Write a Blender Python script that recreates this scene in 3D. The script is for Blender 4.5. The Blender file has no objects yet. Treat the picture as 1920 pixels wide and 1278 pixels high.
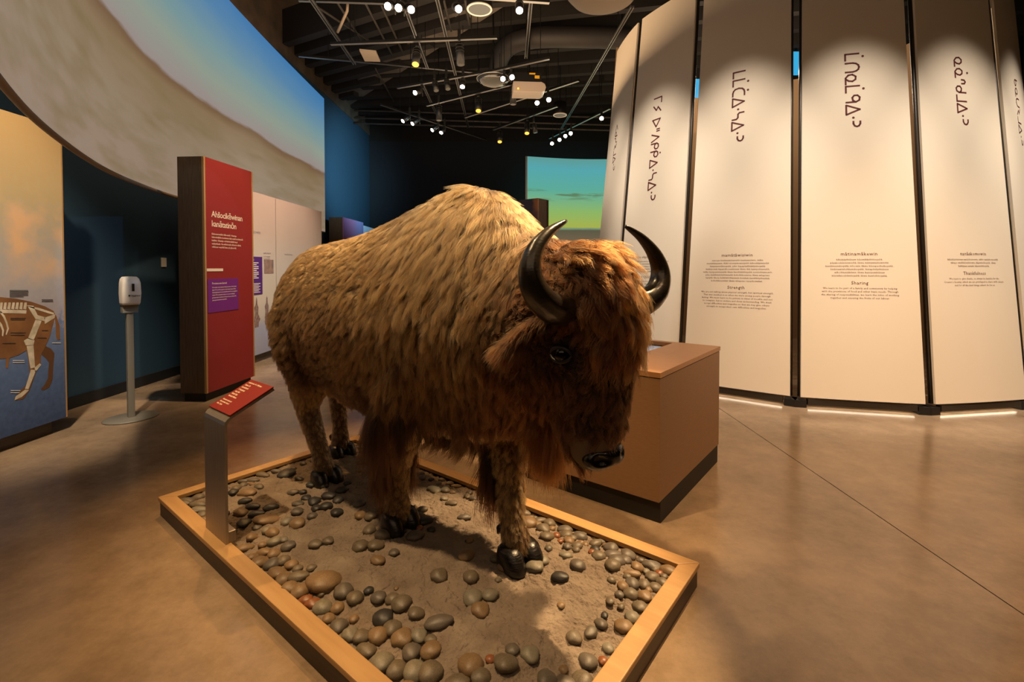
import bpy, bmesh, math, random
import numpy as np
from mathutils import Vector, Matrix, kdtree, noise
from mathutils.bvhtree import BVHTree
random.seed(7); rng = np.random.default_rng(7)
S = bpy.context.scene; COL = S.collection
R = math.radians

# ------------------------------------------------------------------ camera, world, lights, exposure
F_, CX_, CY_, H_ = 900.0, 960.0, 522.0, 1.32
TILT = math.atan(20 / 900)
cd = bpy.data.cameras.new('camera'); cam = bpy.data.objects.new('camera', cd); COL.objects.link(cam)
cam.location = (0, 0, H_); cam.rotation_euler = (math.pi / 2 - TILT, 0, 0)
cd.sensor_fit = 'HORIZONTAL'; cd.sensor_width = 36; cd.lens = 36 * F_ / 1920
cd.shift_y = -(639 - CY_) / 1920; cd.clip_start = .02; cd.clip_end = 80
S.camera = cam
vs = S.view_settings; vs.view_transform = 'Standard'; vs.look = 'None'; vs.gamma = 1; vs.exposure = 0.0; vs.use_curve_mapping = False
w = bpy.data.worlds.new('hall'); S.world = w; w.use_nodes = True
w.node_tree.nodes['Background'].inputs[0].default_value = (.5, .42, .34, 1); w.node_tree.nodes['Background'].inputs[1].default_value = .02

def light(name, kind, loc, aim, power, color=(1, .70, .40), size=.08, cone=50, blend=.6):
    d = bpy.data.lights.new(name, kind); d.energy = power; d.color = color
    if kind == 'SPOT': d.spot_size = R(cone); d.spot_blend = blend; d.shadow_soft_size = size
    if kind == 'AREA': d.shape = 'RECTANGLE'; d.size, d.size_y = size
    o = bpy.data.objects.new(name, d); COL.objects.link(o); o.location = loc
    o.rotation_euler = (Vector(aim) - Vector(loc)).to_track_quat('-Z', 'Y').to_euler()
    return o
WARM = (1, .66, .33); AMBER = (1, .52, .16); NEUT = (1, .68, .40)
light('bison_spot_front', 'SPOT', (-1.25, 1.45, 5.1), (-.6, 2.4, 1.2), 790, WARM, .07, 36, .5)
light('bison_spot_top', 'SPOT', (-.9, 2.6, 5.0), (-.45, 2.3, 1.4), 190, WARM, .07, 42, .6)
light('bison_spot_rear', 'SPOT', (2.0, 3.3, 4.9), (.0, 1.85, .6), 2300, WARM, .05, 21.5, .45)
light('bison_spot_amber', 'SPOT', (-2.6, 4.6, 4.8), (-1.0, 2.9, .4), 420, AMBER, .06, 34, .5)
light('floor_spot_near', 'SPOT', (-2.0, .2, 4.9), (-1.7, 1.35, 0), 260, NEUT, .15, 44, 1)
light('floor_spot_right', 'SPOT', (2.8, .8, 4.9), (3.0, 2.9, 0), 930, (1, .62, .32), .15, 75, .9)
light('floor_spot_middle', 'SPOT', (-1.8, 6.3, 4.8), (-2.2, 6.2, 0), 330, NEUT, .15, 60, .9)
light('mural_spot', 'SPOT', (-2.1, 1.3, 4.9), (-3.63, 3.25, 1.6), 1450, (1, .80, .58), .1, 38, .8)
light('pillar_spot', 'SPOT', (-1.5, 4.5, 4.7), (-2.97, 5.1, 1.7), 620, NEUT, .08, 32, .9)
light('panel_spot', 'SPOT', (-1.4, 6.6, 4.6), (-3.5, 7.4, 1.6), 850, (1, .88, .80), .08, 64, .9)
light('kiosk_spot', 'SPOT', (1.0, 1.0, 4.9), (.7, 3.1, .5), 120, WARM, .1, 28, .9)
light('wall_blue_spot', 'SPOT', (-.2, 8.6, 3.2), (-4.1, 11.9, 3.6), 1900, (.42, .80, 1), .5, 44, 1)
light('wall_blue_spill', 'SPOT', (-.9, 3.6, 2.9), (-4.1, 5.0, .9), 45, (.36, .66, 1), .02, 34, .1)
light('hall_ambience_near', 'AREA', (0, -2.2, 5.2), (0, 1.5, 0), 50, NEUT, (7, 3))  # added area fill, stands in for unseen track lamps behind the camera
light('hall_ambience_far', 'AREA', (1.0, 9.5, 3.9), (1.0, 9.5, 9), 60, NEUT, (6, 4))  # added area fill for the far end of the hall
light('tipi_interior_fill', 'POINT', (3.9, 7.6, 4.3), (3.9, 7.6, 0), 130, (1, .78, .55))  # added fill, brightens the lining behind the panel gaps
light('ceiling_fill', 'AREA', (-.8, 6.0, 3.9), (-.8, 7.2, 9), 120, NEUT, (4, 3))  # added uplight in place of lamp spill on deck and joists

# ------------------------------------------------------------------ helpers
def ray(px, py):
    a = (px - CX_) / F_; b = (CY_ - py) / F_; c, s = math.cos(TILT), math.sin(TILT)
    return Vector((a, c + b * s, -s + b * c))
def atz(px, py, z):
    r = ray(px, py); return r * ((z - H_) / r.z) + Vector((0, 0, H_))
def atx(px, py, x):
    r = ray(px, py); return r * (x / r.x) + Vector((0, 0, H_))
def aty(px, py, y):
    r = ray(px, py); return r * (y / r.y) + Vector((0, 0, H_))
def hexc(h):
    h = h.lstrip('#'); v = [int(h[i:i + 2], 16) / 255 for i in (0, 2, 4)]
    return tuple(x / 12.92 if x <= .04045 else ((x + .055) / 1.055) ** 2.4 for x in v) + (1,)

def mat(name, color, rough=.5, color2=None, scale=8, stretch=(1, 1, 1), bump=0, bscale=60, metal=0, spec=.5, emit=None, estr=1, lo=.35, hi=.65, detail=6, coat=0, world=False, nrough=.5):
    m = bpy.data.materials.new(name); m.use_nodes = True; nt = m.node_tree; b = nt.nodes['Principled BSDF']
    c = hexc(color) if isinstance(color, str) else tuple(color) + ((1,) if len(color) == 3 else ())
    b.inputs['Base Color'].default_value = c; b.inputs['Roughness'].default_value = rough; b.inputs['Metallic'].default_value = metal
    b.inputs['Specular IOR Level'].default_value = spec; b.inputs['Coat Weight'].default_value = coat
    if emit:
        b.inputs['Emission Color'].default_value = hexc(emit) if isinstance(emit, str) else tuple(emit) + (1,); b.inputs['Emission Strength'].default_value = estr
    if color2 or bump:
        tc = nt.nodes.new('ShaderNodeTexCoord'); mp = nt.nodes.new('ShaderNodeMapping'); mp.inputs['Scale'].default_value = stretch
        if world:
            g = nt.nodes.new('ShaderNodeNewGeometry'); nt.links.new(g.outputs['Position'], mp.inputs[0])
        else: nt.links.new(tc.outputs['Object'], mp.inputs[0])
    if color2:
        n = nt.nodes.new('ShaderNodeTexNoise'); n.inputs['Scale'].default_value = scale; n.inputs['Detail'].default_value = detail; n.inputs['Roughness'].default_value = nrough
        nt.links.new(mp.outputs[0], n.inputs['Vector'])
        r = nt.nodes.new('ShaderNodeValToRGB'); r.color_ramp.elements[0].position = lo; r.color_ramp.elements[1].position = hi
        r.color_ramp.elements[0].color = c; r.color_ramp.elements[1].color = hexc(color2) if isinstance(color2, str) else tuple(color2) + (1,)
        nt.links.new(n.outputs['Fac'], r.inputs[0]); nt.links.new(r.outputs[0], b.inputs['Base Color'])
    if bump:
        n2 = nt.nodes.new('ShaderNodeTexNoise'); n2.inputs['Scale'].default_value = bscale; n2.inputs['Detail'].default_value = 8
        nt.links.new(mp.outputs[0], n2.inputs['Vector'])
        bp = nt.nodes.new('ShaderNodeBump'); bp.inputs['Strength'].default_value = bump; bp.inputs['Distance'].default_value = .01
        nt.links.new(n2.outputs['Fac'], bp.inputs['Height']); nt.links.new(bp.outputs[0], b.inputs['Normal'])
    return m

class G:
    def __init__(s): s.v = []; s.f = []; s.m = []; s.mi = 0
    def add(s, vs, fs):
        o = len(s.v); s.v += [tuple(x) for x in vs]; s.f += [tuple(i + o for i in f) for f in fs]; s.m += [s.mi] * len(fs); return s
    def box(s, a, b, M=None):
        (x0, y0, z0), (x1, y1, z1) = a, b
        vs = [Vector(p) for p in ((x0, y0, z0), (x1, y0, z0), (x1, y1, z0), (x0, y1, z0), (x0, y0, z1), (x1, y0, z1), (x1, y1, z1), (x0, y1, z1))]
        if M is not None: vs = [M @ v for v in vs]
        return s.add(vs, [(3, 2, 1, 0), (4, 5, 6, 7), (0, 1, 5, 4), (1, 2, 6, 5), (2, 3, 7, 6), (3, 0, 4, 7)])
    def loft(s, rings, cap=True, closed=True):
        n = len(rings[0]); vs = [p for r in rings for p in r]; fs = []
        for i in range(len(rings) - 1):
            for j in range(n if closed else n - 1):
                k = (j + 1) % n; fs.append((i * n + j, i * n + k, (i + 1) * n + k, (i + 1) * n + j))
        if cap: fs += [tuple(range(n))[::-1], tuple(range((len(rings) - 1) * n, len(rings) * n))]
        return s.add(vs, fs)
    def tube(s, pts, rad, n=10):
        pts = [Vector(p) for p in pts]; rad = rad if hasattr(rad, '__len__') else [rad] * len(pts); rings = []; up = None
        for i, p in enumerate(pts):
            t = (pts[min(i + 1, len(pts) - 1)] - pts[max(i - 1, 0)]).normalized()
            if up is None: up = Vector((0, 0, 1)) if abs(t.z) < .9 else Vector((1, 0, 0))
            a = t.cross(up).normalized(); up = a.cross(t).normalized()
            rings.append([p + (a * math.cos(q) + up * math.sin(q)) * rad[i] for q in (2 * math.pi * k / n for k in range(n))])
        return s.loft(rings)
    def cyl(s, p, q, r, n=16, r2=None): return s.tube([p, q], [r, r if r2 is None else r2], n)
    def prism(s, poly, h, M=None):   # poly in xy, thickness along z from 0 to h
        n = len(poly); vs = [Vector((x, y, z)) for z in (0, h) for x, y in poly]
        if M is not None: vs = [M @ v for v in vs]
        return s.add(vs, [tuple(range(n))[::-1], tuple(range(n, 2 * n))] + [(i, (i + 1) % n, n + (i + 1) % n, n + i) for i in range(n)])
    def build(s, name, mats, parent=None, smooth=False, bevel=0, loc=None, rot=None):
        me = bpy.data.meshes.new(name); me.from_pydata(s.v, [], s.f)
        for m in (mats if isinstance(mats, (list, tuple)) else [mats]): me.materials.append(m)
        if any(s.m): me.polygons.foreach_set('material_index', s.m)
        bm = bmesh.new(); bm.from_mesh(me); bmesh.ops.recalc_face_normals(bm, faces=bm.faces)
        if bevel: bmesh.ops.bevel(bm, geom=[e for e in bm.edges if len(e.link_faces) == 2 and e.calc_face_angle(0) > .6], offset=bevel, segments=2, affect='EDGES', profile=.6)
        bm.to_mesh(me); bm.free()
        if smooth: me.shade_smooth()
        o = bpy.data.objects.new(name, me); COL.objects.link(o); o.parent = parent
        if loc is not None: o.location = loc
        if rot is not None: o.rotation_euler = rot
        return o
def tag(o, label=None, cat=None, group=None, kind=None):
    for k, v in (('label', label), ('category', cat), ('group', group), ('kind', kind)):
        if v: o[k] = v
    return o
def thing(name, label, cat, loc=(0, 0, 0), rz=0, group=None):
    o = bpy.data.objects.new(name, None); COL.objects.link(o); o.location = loc; o.rotation_euler = (0, 0, rz); o.empty_display_size = .1
    return tag(o, label, cat, group)
def copy_tree(o, parent=None):
    c = o.copy(); COL.objects.link(c)
    if parent: c.parent = parent
    for ch in list(o.children): copy_tree(ch, c)
    return c

# text -> flat mesh in its own xy plane (x right, y up), placed by matrix
def text_mesh(name, lines, m, parent, M, align='CENTER', spacing=1.0, res=1, warp=None, offset=0):
    """lines: list of (string, x, y, size)"""
    V = []; Fc = []
    for tx, x, y, sz in lines:
        cu = bpy.data.curves.new('t', 'FONT'); cu.body = tx; cu.size = sz; cu.align_x = align; cu.resolution_u = res; cu.space_character = spacing; cu.offset = offset * sz
        o = bpy.data.objects.new('t', cu); COL.objects.link(o)
        dg = bpy.context.evaluated_depsgraph_get(); me = bpy.data.meshes.new_from_object(o.evaluated_get(dg))
        k = len(V); V += [(v.co.x + x, v.co.y + y, warp(v.co.x + x, v.co.y + y) if warp else 0) for v in me.vertices]; Fc += [tuple(i + k for i in p.vertices) for p in me.polygons]
        bpy.data.objects.remove(o); bpy.data.curves.remove(cu); bpy.data.meshes.remove(me)
    me = bpy.data.meshes.new(name); me.from_pydata([M @ Vector(v) for v in V], [], Fc); me.materials.append(m)
    o = bpy.data.objects.new(name, me); COL.objects.link(o); o.parent = parent
    if name == 'lettering': o['kind'] = 'stuff'
    return o
def plane_M(o, ex, ey):
    ex = Vector(ex).normalized(); ey = Vector(ey).normalized(); n = ex.cross(ey); o = Vector(o)
    return Matrix(((ex.x, ey.x, n.x, o.x), (ex.y, ey.y, n.y, o.y), (ex.z, ey.z, n.z, o.z), (0, 0, 0, 1)))

# ------------------------------------------------------------------ materials
M_floor = mat('polished_concrete', '#6f5c48', .2, '#a58d72', 1.4, bump=.02, bscale=220, spec=.55, lo=.32, hi=.7, detail=15, nrough=.78)
M_joint = mat('joint_dark', '#2a2018', .8)
M_navy = mat('navy_paint', '#2a4254', .7, bump=.05, bscale=300, spec=.3)
M_black = mat('black_paint', '#0d0d0f', .7)
M_deck = mat('ceiling_deck', '#5a4a3a', .9, '#3f3429', 3)
M_joist = mat('joist_dark', '#1c1815', .85)
M_beam = mat('beam_grey', '#6b6258', .85, '#585049', 4)
M_cond = mat('conduit_paint', '#3a352f', .7)
M_steel = mat('galvanised_steel', '#9a9a9a', .35, metal=.9)
M_blk = mat('black_fixture', '#0b0b0c', .4)
M_wht = mat('white_plastic', '#d9d4cc', .35)
M_rail = mat('maple_edge', '#b8915f', .45, '#ad8656', 3, (1, 12, 12), bump=.03, bscale=30)
M_skirt = mat('dark_laminate', '#4a3a2c', .5, '#3e3024', 5, (1, 1, 14))
M_ven = mat('kiosk_veneer', '#8c6a4a', .5, '#836244', 9, (3, 3, 40), bump=.02, bscale=60)
M_top = mat('kiosk_top_laminate', '#a87a4e', .4, '#a07348', 5, (1, 14, 14))
M_kick = mat('kick_black', '#16110d', .6)
M_panel = mat('fabric_panel', '#e6d8c2', .75, bump=.02, bscale=400, spec=.25)
M_ink = mat('maroon_ink', '#5a1d1c', .7)
M_alu = mat('brushed_aluminium', '#a8a29c', .38, metal=.85, bump=.05, bscale=40, color2='#938d87', scale=6, stretch=(60, 8, 1))
M_red = mat('red_print', '#7c120d', .5)
M_cream = mat('cream_print', '#f4e2c8', .6)

# ------------------------------------------------------------------ structure
def struct(o): o['kind'] = 'structure'; return o
fl = struct(G().box((-4.4, -6, -.12), (11, 16.5, -.012)).build('floor', M_joint))
for a, b in (((-4.3, -5.9), (1.947, 7.397)), ((1.953, -5.9), (10.9, 7.397)), ((-4.3, 7.403), (1.947, 16.4)), ((1.953, 7.403), (10.9, 16.4))):
    G().box((a[0], a[1], -.012), (b[0], b[1], 0)).build('slab', M_floor, fl)
WX = -4.14
wl = struct(G().box((WX - .2, -6, 0), (WX, 14.2, 5.15)).build('wall_left', M_navy))
struct(G().box((WX - .2, -6, 5.15), (WX + .02, 14.2, 6.1)).build('trim_1', M_deck))
G().box((WX, -1, 0), (WX + .02, 14, .11)).build('baseboard', M_black, wl)
wb = struct(G().box((WX - .2, 14, 0), (11, 14.3, 4.98)).build('wall_back', mat('unlit_navy_paint', '#24272d', .75, spec=.3)))  # navy wall too, its lack of blue light put into a greyer colour
struct(G().box((WX - .2, 14.0, 4.98), (11, 14.3, 6.1)).build('trim_2', M_joist))
struct(G().box((10.9, -6, 0), (11.1, 14.3, 6.1)).build('wall_right', M_black))
struct(G().box((WX - .2, -6.2, 0), (11, -6, 6.1)).build('wall_front', M_black))
ce = struct(G().box((WX - .2, -6, 5.95), (11, 14.3, 6.15)).build('ceiling', M_deck))
# deep joists fanning on each side of the wide grey beam
b0 = atz(697, 152, 5.45); b1 = atz(925, -2, 5.45); bd = (b1 - b0).normalized(); bn = Vector((-bd.y, bd.x, 0))
BM = plane_M((b0.x, b0.y, 5.45), bd, bn)
G().box((-4.5, -.26, 0), (7.5, .26, .5), BM).build('roof_beam', M_beam, ce)
def joist(p, q, z0=5.5, w=.09):
    p = Vector((p[0], p[1], z0)); q = Vector((q[0], q[1], z0)); d = q - p
    G().box((0, -w / 2, 0), (d.length, w / 2, 5.95 - z0), plane_M(p, d, (-d.y, d.x, 0))).build('joist', M_joist, ce)
def on_beam(t): return b0 + bd * t
dl = Vector((.887, -.46, 0))
for i in range(10):
    # ends on the beam line, runs back to the left wall
    t = -4.2 + i * 1.12; e = on_beam(t) - bn * 0 
    k = (WX + .03 - e.x) / dl.x; a = e + dl * k
    if a.y < 14 and k < -.3: joist(a, e, 5.35, .16)
for i in range(13):
    t = 1.5 - i * .95 + .3 * 0; e = on_beam(-4.2 + i * .92)
    ang = R(-8 - i * .4); d = Vector((math.cos(ang), math.sin(ang), 0))
    k = (10.8 - e.x) / d.x; joist(e, e + d * k, 5.42, .14)

# ------------------------------------------------------------------ display plinth (8 x 4 ft) with mud bed and stones
PC = Vector((-.555, 2.248, 0)); PR = R(-38.64)
U = Vector((math.cos(PR), math.sin(PR), 0)); VL = Vector((-U.y, U.x, 0))
pl = thing('display_plinth', 'low wooden frame plinth filled with mud and river stones under the bison', 'plinth', PC, PR)
L2, W2, RW = 1.22, .61, .068
def mitre(p):
    return G().prism(p, .022, Matrix.Translation((0, 0, .078))).build('frame_rail', M_rail, pl, bevel=.004)
o4 = [(-L2, -W2), (L2, -W2), (L2, W2), (-L2, W2)]; i4 = [(-L2 + RW, -W2 + RW), (L2 - RW, -W2 + RW), (L2 - RW, W2 - RW), (-L2 + RW, W2 - RW)]
for k in range(4): mitre([o4[k], o4[(k + 1) % 4], i4[(k + 1) % 4], i4[k]])
for a, b in (((-L2 + .008, -W2 + .008), (L2 - .008, -W2 + .026)), ((-L2 + .008, W2 - .026), (L2 - .008, W2 - .008)), ((-L2 + .008, -W2 + .026), (-L2 + .026, W2 - .026)), ((L2 - .026, -W2 + .026), (L2 - .008, W2 - .026))):
    G().box((a[0], a[1], 0), (b[0], b[1], .0775)).build('skirt_board', M_skirt, pl)
def mud_z(x, y):
    e = min(L2 - RW - abs(x), W2 - RW - abs(y)); k = max(0, min(1, e / .25))
    z = .072 + .036 * k * k * (3 - 2 * k)
    z += .012 * noise.noise(Vector((x * 2.4, y * 2.4, 3))) + .008 * noise.noise(Vector((x * 9, y * 9, 1)))
    for hx, hy, hr, hh in ((.32, .02, .35, .0), (.62, .13, .22, .012), (-.62, .03, .22, .012), (-.95, .3, .2, .01), (.0, 0, .2, .008)):
        d = math.hypot(x - hx, y - hy); z += hh * math.exp(-(d / hr) ** 2)
    return z
nx, ny = 460, 216; g = G(); vs_ = []
for i in range(nx + 1):
    for j in range(ny + 1):
        x = (-1 + 2 * i / nx) * (L2 - RW + .01); y = (-1 + 2 * j / ny) * (W2 - RW + .01); z = mud_z(x, y) + .0062 * noise.noise(Vector((x * 30, y * 30, 5))) - .0055 * max(0, 1 - 5 * abs(noise.noise(Vector((x * 17, y * 17, 8))))) + .0048 * noise.noise(Vector((x * 75, y * 75, 2))) + .002 * noise.noise(Vector((x * 140, y * 140, 4)))
        vs_.append((x, y, z))
fs_ = [(i * (ny + 1) + j, (i + 1) * (ny + 1) + j, (i + 1) * (ny + 1) + j + 1, i * (ny + 1) + j + 1) for i in range(nx) for j in range(ny)]
M_mud = mat('dry_mud', '#74665a', .95, '#8d7f70', 9, bump=1, bscale=90, lo=.3, hi=.7, spec=.1)
mud = g.add(vs_, fs_).build('mud_bed', M_mud, pl, True)
# stone prototypes
M_st = [mat('stone_grey', '#645b50', .5, '#4e473f', 14, bump=.05, bscale=90), mat('stone_olive', '#6c604e', .5, '#564c3d', 10, bump=.05, bscale=90), mat('stone_dark', '#363330', .5, '#2b2926', 10, bump=.05, bscale=90),
        mat('stone_tan', '#80684a',.5, '#6c553c', 12, bump=.05, bscale=90), mat('stone_orange', '#85502e', .42, '#744426', 12), mat('stone_pale', '#7d7666', .5, '#686253', 12, bump=.05, bscale=90)]
protos = []
for s_ in range(7):
    bm = bmesh.new(); bmesh.ops.create_icosphere(bm, subdivisions=3, radius=1)
    for v in bm.verts:
        k = 1 + .13 * noise.noise(v.co * 1.1 + Vector((s_ * 7, 0, 0))) + .07 * noise.noise(v.co * 2.1 + Vector((0, s_ * 5, 0)))
        v.co = v.co * k; v.co.x += .16 * (s_ % 3 - 1) * (v.co.y ** 2)
    me = bpy.data.meshes.new('pebble'); bm.to_mesh(me); bm.free(); me.shade_smooth(); me.materials.append(M_st[0]); protos.append(me)
C2 = """150,532,28,13 197,520,20,12 195,548,30,10 200,566,30,10 225,605,15,12t 378,455,22,8 418,455,22,9 376,487,16,12 410,483,18,6t 348,503,16,14 455,430,28,7 510,412,22,7 390,525,35,14t 385,553,26,11d 415,577,28,11d 430,602,30,12d 365,592,26,14t 488,586,28,13d 378,630,28,16d 550,450,33,20D 470,628,45,24T 575,528,22,11 595,570,22,11 593,603,22,16 551,640,22,18 592,648,27,20 653,617,20,14 615,525,16,11d 648,500,18,11d 628,550,18,12d 660,563,22,18d 700,505,16,12d 718,545,30,16d 772,517,25,15d 795,490,15,14d 757,560,20,28d 708,583,25,17d 668,588,18,18d 752,608,23,22d 843,573,22,22 848,618,24,24 890,625,25,20 930,595,18,15d 882,676,25,24 938,700,34,22 1000,688,28,18d 1065,705,34,20 1095,600,22,16 1082,625,20,14 1103,648,35,16d 1062,592,14,11t 1083,672,14,11o 1130,678,18,12d 1140,508,30,15p 1185,503,20,15p 1182,555,16,12 1210,570,25,11 1262,625,28,14 412,682,20,20t 383,717,30,15 494,677,26,15t 455,712,16,12t 503,705,28,17 460,735,26,14t 415,750,20,15t 500,745,22,18 558,727,25,20 445,772,30,20t 492,785,30,22 540,775,22,17 570,790,25,17t 510,815,35,20t 540,842,28,22t 598,840,37,20 595,805,18,14 650,808,18,12 565,882,32,22t 605,898,32,28t 625,930,25,15o 652,943,28,17o 702,870,63,42T 665,725,25,17 716,713,20,18 845,740,30,28 908,742,31,22 915,803,28,19t 980,770,20,19 695,960,34,22 778,912,34,30g 825,938,30,30 755,965,23,18t 880,915,18,18d 917,938,28,24 975,945,26,18 1008,970,36,33 990,903,9,16t 935,1012,36,30d 1070,1008,30,22 757,1033,30,28 820,1005,18,16t 803,1063,28,36 850,1073,30,36 918,1072,35,26t 975,1048,32,24 1010,1088,37,30 1080,1085,28,26 1160,1045,52,25 868,1120,38,20 1128,1102,22,14 1050,1140,33,26 1130,1145,36,30 928,1170,40,30 993,1193,35,37 1065,1205,40,35 1128,1220,42,42 1035,1262,35,25 1160,865,32,27 1290,870,30,25 1398,882,12,20 1418,835,24,24t 1385,797,22,22 1272,783,30,26 1295,948,36,36p 1366,943,30,30p 1325,1005,33,40 1290,1210,45,40 1430,1225,42,30 1365,1195,17,20o 1330,1258,35,25 1235,1262,45,25 1280,722,17,12 848,388,16,10t 850,407,18,14 882,372,20,10t 887,398,18,10t 850,347,22,7 848,322,25,7 815,312,25,6 848,445,14,9t 130,545,20,11 165,575,24,10 212,585,18,11 335,520,18,12d 440,500,20,10 305,490,22,8 430,650,18,11 470,668,18,12 540,700,16,10 640,885,14,10t 720,1000,22,16t 690,905,16,12 1230,470,22,9t 700,470,16,8t 665,455,16,8t 600,470,20,8d"""
C3 = """372,440,28,16 420,458,12,10 380,510,45,33t 488,490,30,25 440,478,35,16 562,512,38,20 457,540,32,24 432,508,25,16t 478,592,35,20 523,572,18,15o 568,548,32,20 598,572,22,14 637,556,35,22 582,600,25,18 622,625,27,18 540,605,15,10o 660,597,16,12t 574,635,22,18 616,650,19,16 710,582,32,18 708,620,22,22d 786,607,34,24 695,650,19,13o 725,674,32,23 793,648,42,20 868,643,36,26 813,697,38,27 853,678,30,24 793,727,35,28 912,710,28,32 928,660,20,12 980,688,43,22 1058,713,36,24 1018,725,18,13o 985,742,32,20 1030,768,28,25 885,745,40,14t 885,785,32,25 943,780,28,28 1000,790,28,30 843,803,25,20 788,785,20,27 823,842,20,32 876,833,32,27 943,837,32,25 927,883,35,25 890,930,34,25 846,975,42,27t 738,972,28,40 605,1050,33,28 770,1075,25,35 747,1130,20,20o 676,1143,38,40 650,1238,44,40 570,1255,50,28 478,1245,42,35 393,1155,40,42p 310,1140,30,36 555,1190,20,20t 625,733,36,32 540,792,40,25d 568,683,32,17p 415,748,42,30p 458,718,28,26p 268,745,29,28t 243,803,17,24 228,697,28,24 485,650,18,14 100,610,18,13d 80,495,32,13 545,920,18,18t 660,530,16,10 740,570,20,12 760,590,18,12t 900,690,18,14 1000,705,20,12 955,720,18,12 965,800,18,14 1040,740,18,14 860,760,18,14 640,590,16,10t 500,515,18,12t 545,540,16,12"""
cm = {'': 0, 't': 3, 'd': 2, 'D': 2, 'T': 3, 'o': 4, 'p': 5, 'g': 0}
PM = Matrix.Translation(PC) @ Matrix.Rotation(PR, 4, 'Z'); PMi = PM.inverted()
placed = []
def pebble(px, py, a, b, code):
    p = atz(px, py, .105); q = PMi @ p; sc = p.length and (p - cam.location).length
    rx = a / F_ * sc * .92; ry = min(max(b * 1.25 / F_ * sc, .5 * rx), 1.05 * rx); rz = .5 * ry + .08 * rx
    if code in 'DT' and code: rz *= .8
    x = max(-L2 + RW + rx * .7, min(L2 - RW - rx * .7, q.x)); y = max(-W2 + RW + ry * .7, min(W2 - RW - ry * .7, q.y))
    o = bpy.data.objects.new('pebble', random.choice(protos)); COL.objects.link(o); o.parent = mud
    ci = cm[code]
    if code == '': ci = random.choice([0, 0, 1, 1, 1, 3, 5])
    o.material_slots[0].link = 'OBJECT'; o.material_slots[0].material = M_st[ci]
    o.location = (x, y, mud_z(x, y) + rz * .3)
    ang = -PR + random.uniform(-.45, .45)
    o.rotation_euler = (random.uniform(-.12, .12), random.uniform(-.12, .12), ang); o.scale = (rx, ry, rz)
    placed.append((x, y, max(rx, ry)))
    if code == 'T': o['label'] = 'large smooth tan oval stone' if a > 50 else 'long speckled tan stone behind the label stand'
    if code == 'D': o['label'] = 'rounded dark stone by the rear hooves'
for src, sc, ox, oy in ((C2, 2.137, 280, 680), (C3, 2.566, 840, 780)):
    for t in src.split():
        c = t.split(','); code = ''
        if not c[3][-1].isdigit(): code = c[3][-1]; c[3] = c[3][:-1]
        x, y, a, b = map(float, c)
        pebble(ox + x / sc, oy + y / sc, a / sc, b / sc, code)
n = 0
for _ in range(4000):   # the rest of the stone border, where the listed stones leave gaps
    if len(placed) >= 296: break
    x = random.uniform(-1.13, 1.13); y = random.uniform(-.52, .52); e = min(L2 - RW - abs(x), W2 - RW - abs(y))
    if e > .13 or e < .02: continue
    r = random.uniform(.016, .03)
    if any(math.hypot(x - a, y - b) < r + c * .85 for a, b, c in placed): continue
    o = bpy.data.objects.new('pebble', random.choice(protos)); COL.objects.link(o); o.parent = mud
    o.material_slots[0].link = 'OBJECT'; o.material_slots[0].material = M_st[random.choice([0, 1, 1, 3, 2])]
    o.location = (x, y, mud_z(x, y) + r * .25); o.rotation_euler = (0, 0, random.uniform(0, 6)); o.scale = (r, r * .75, r * .5); placed.append((x, y, r))

# ------------------------------------------------------------------ label stand on the plinth rail
ls = thing('label_stand', 'bent aluminium label stand with sloped red credit plate on the plinth rail', 'label stand', PM @ Vector((-.566, -.566, 0)), PR)
prof = [(0, .1), (0, .628), (.004, .643), (.014, .655), (.03, .665), (.215, .752)]
th = .012; g = G(); rings = []
def offp(i):
    a = Vector(prof[max(i - 1, 0)]); b = Vector(prof[min(i + 1, len(prof) - 1)]); t = (b - a).normalized(); return Vector(prof[i]) + Vector((t.y, -t.x)) * th
poly = prof + [tuple(offp(i)) for i in range(len(prof))][::-1]
rings = [[(x, y, z) for y, z in poly] for x in (-.116, .116)]
n_ = len(prof); N = len(poly)
vv = rings[0] + rings[1]; ff = []
for i in range(N): ff.append((i, (i + 1) % N, N + (i + 1) % N, N + i))
for k in (0, N):
    for i in range(n_ - 1): ff.append((k + i, k + i + 1, k + N - 2 - i, k + N - 1 - i))
G().add(vv, ff).build('bent_post', M_alu, ls, bevel=.0015)
G().box((-.112, .012, .1), (.112, .045, .15)).build('mounting_foot', M_alu, ls, bevel=.003)
sl = Vector((0, .185, .087)).normalized(); nrm = Vector((0, -sl.z, sl.y))
PMp = plane_M(Vector((0, .024, .664)) + nrm * .001, (1, 0, 0), sl)
G().box((-.118, 0, 0), (.118, .212, .006), PMp).build('plate', M_red, ls, bevel=.001)
tl = [('wâhkôtowin. Po. 2 Miyopayi', .187, .0125), ('Nistam Cîk', .168, .0125), ('Kâ-wîcihitocik', .151, .0125), ('T. Nîsokâmâk', .133, .0125), ('Askiy Misi', .117, .0125), ('Mistahi Sîpiy', .101, .0125), ('Paskwâw Mostos', .084, .0125), ('Paskwâwi mostos isi', .058, .0115), ('Kihci-itwêwin ôma isi', .043, .0115), ('Nîso 2 Piyak', .028, .0115)]
text_mesh('lettering', [(t, -.098, y, s) for t, y, s in tl], M_cream, ls, PMp @ Matrix.Translation((0, 0, .0066)), 'LEFT', res=2, offset=.02)

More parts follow.
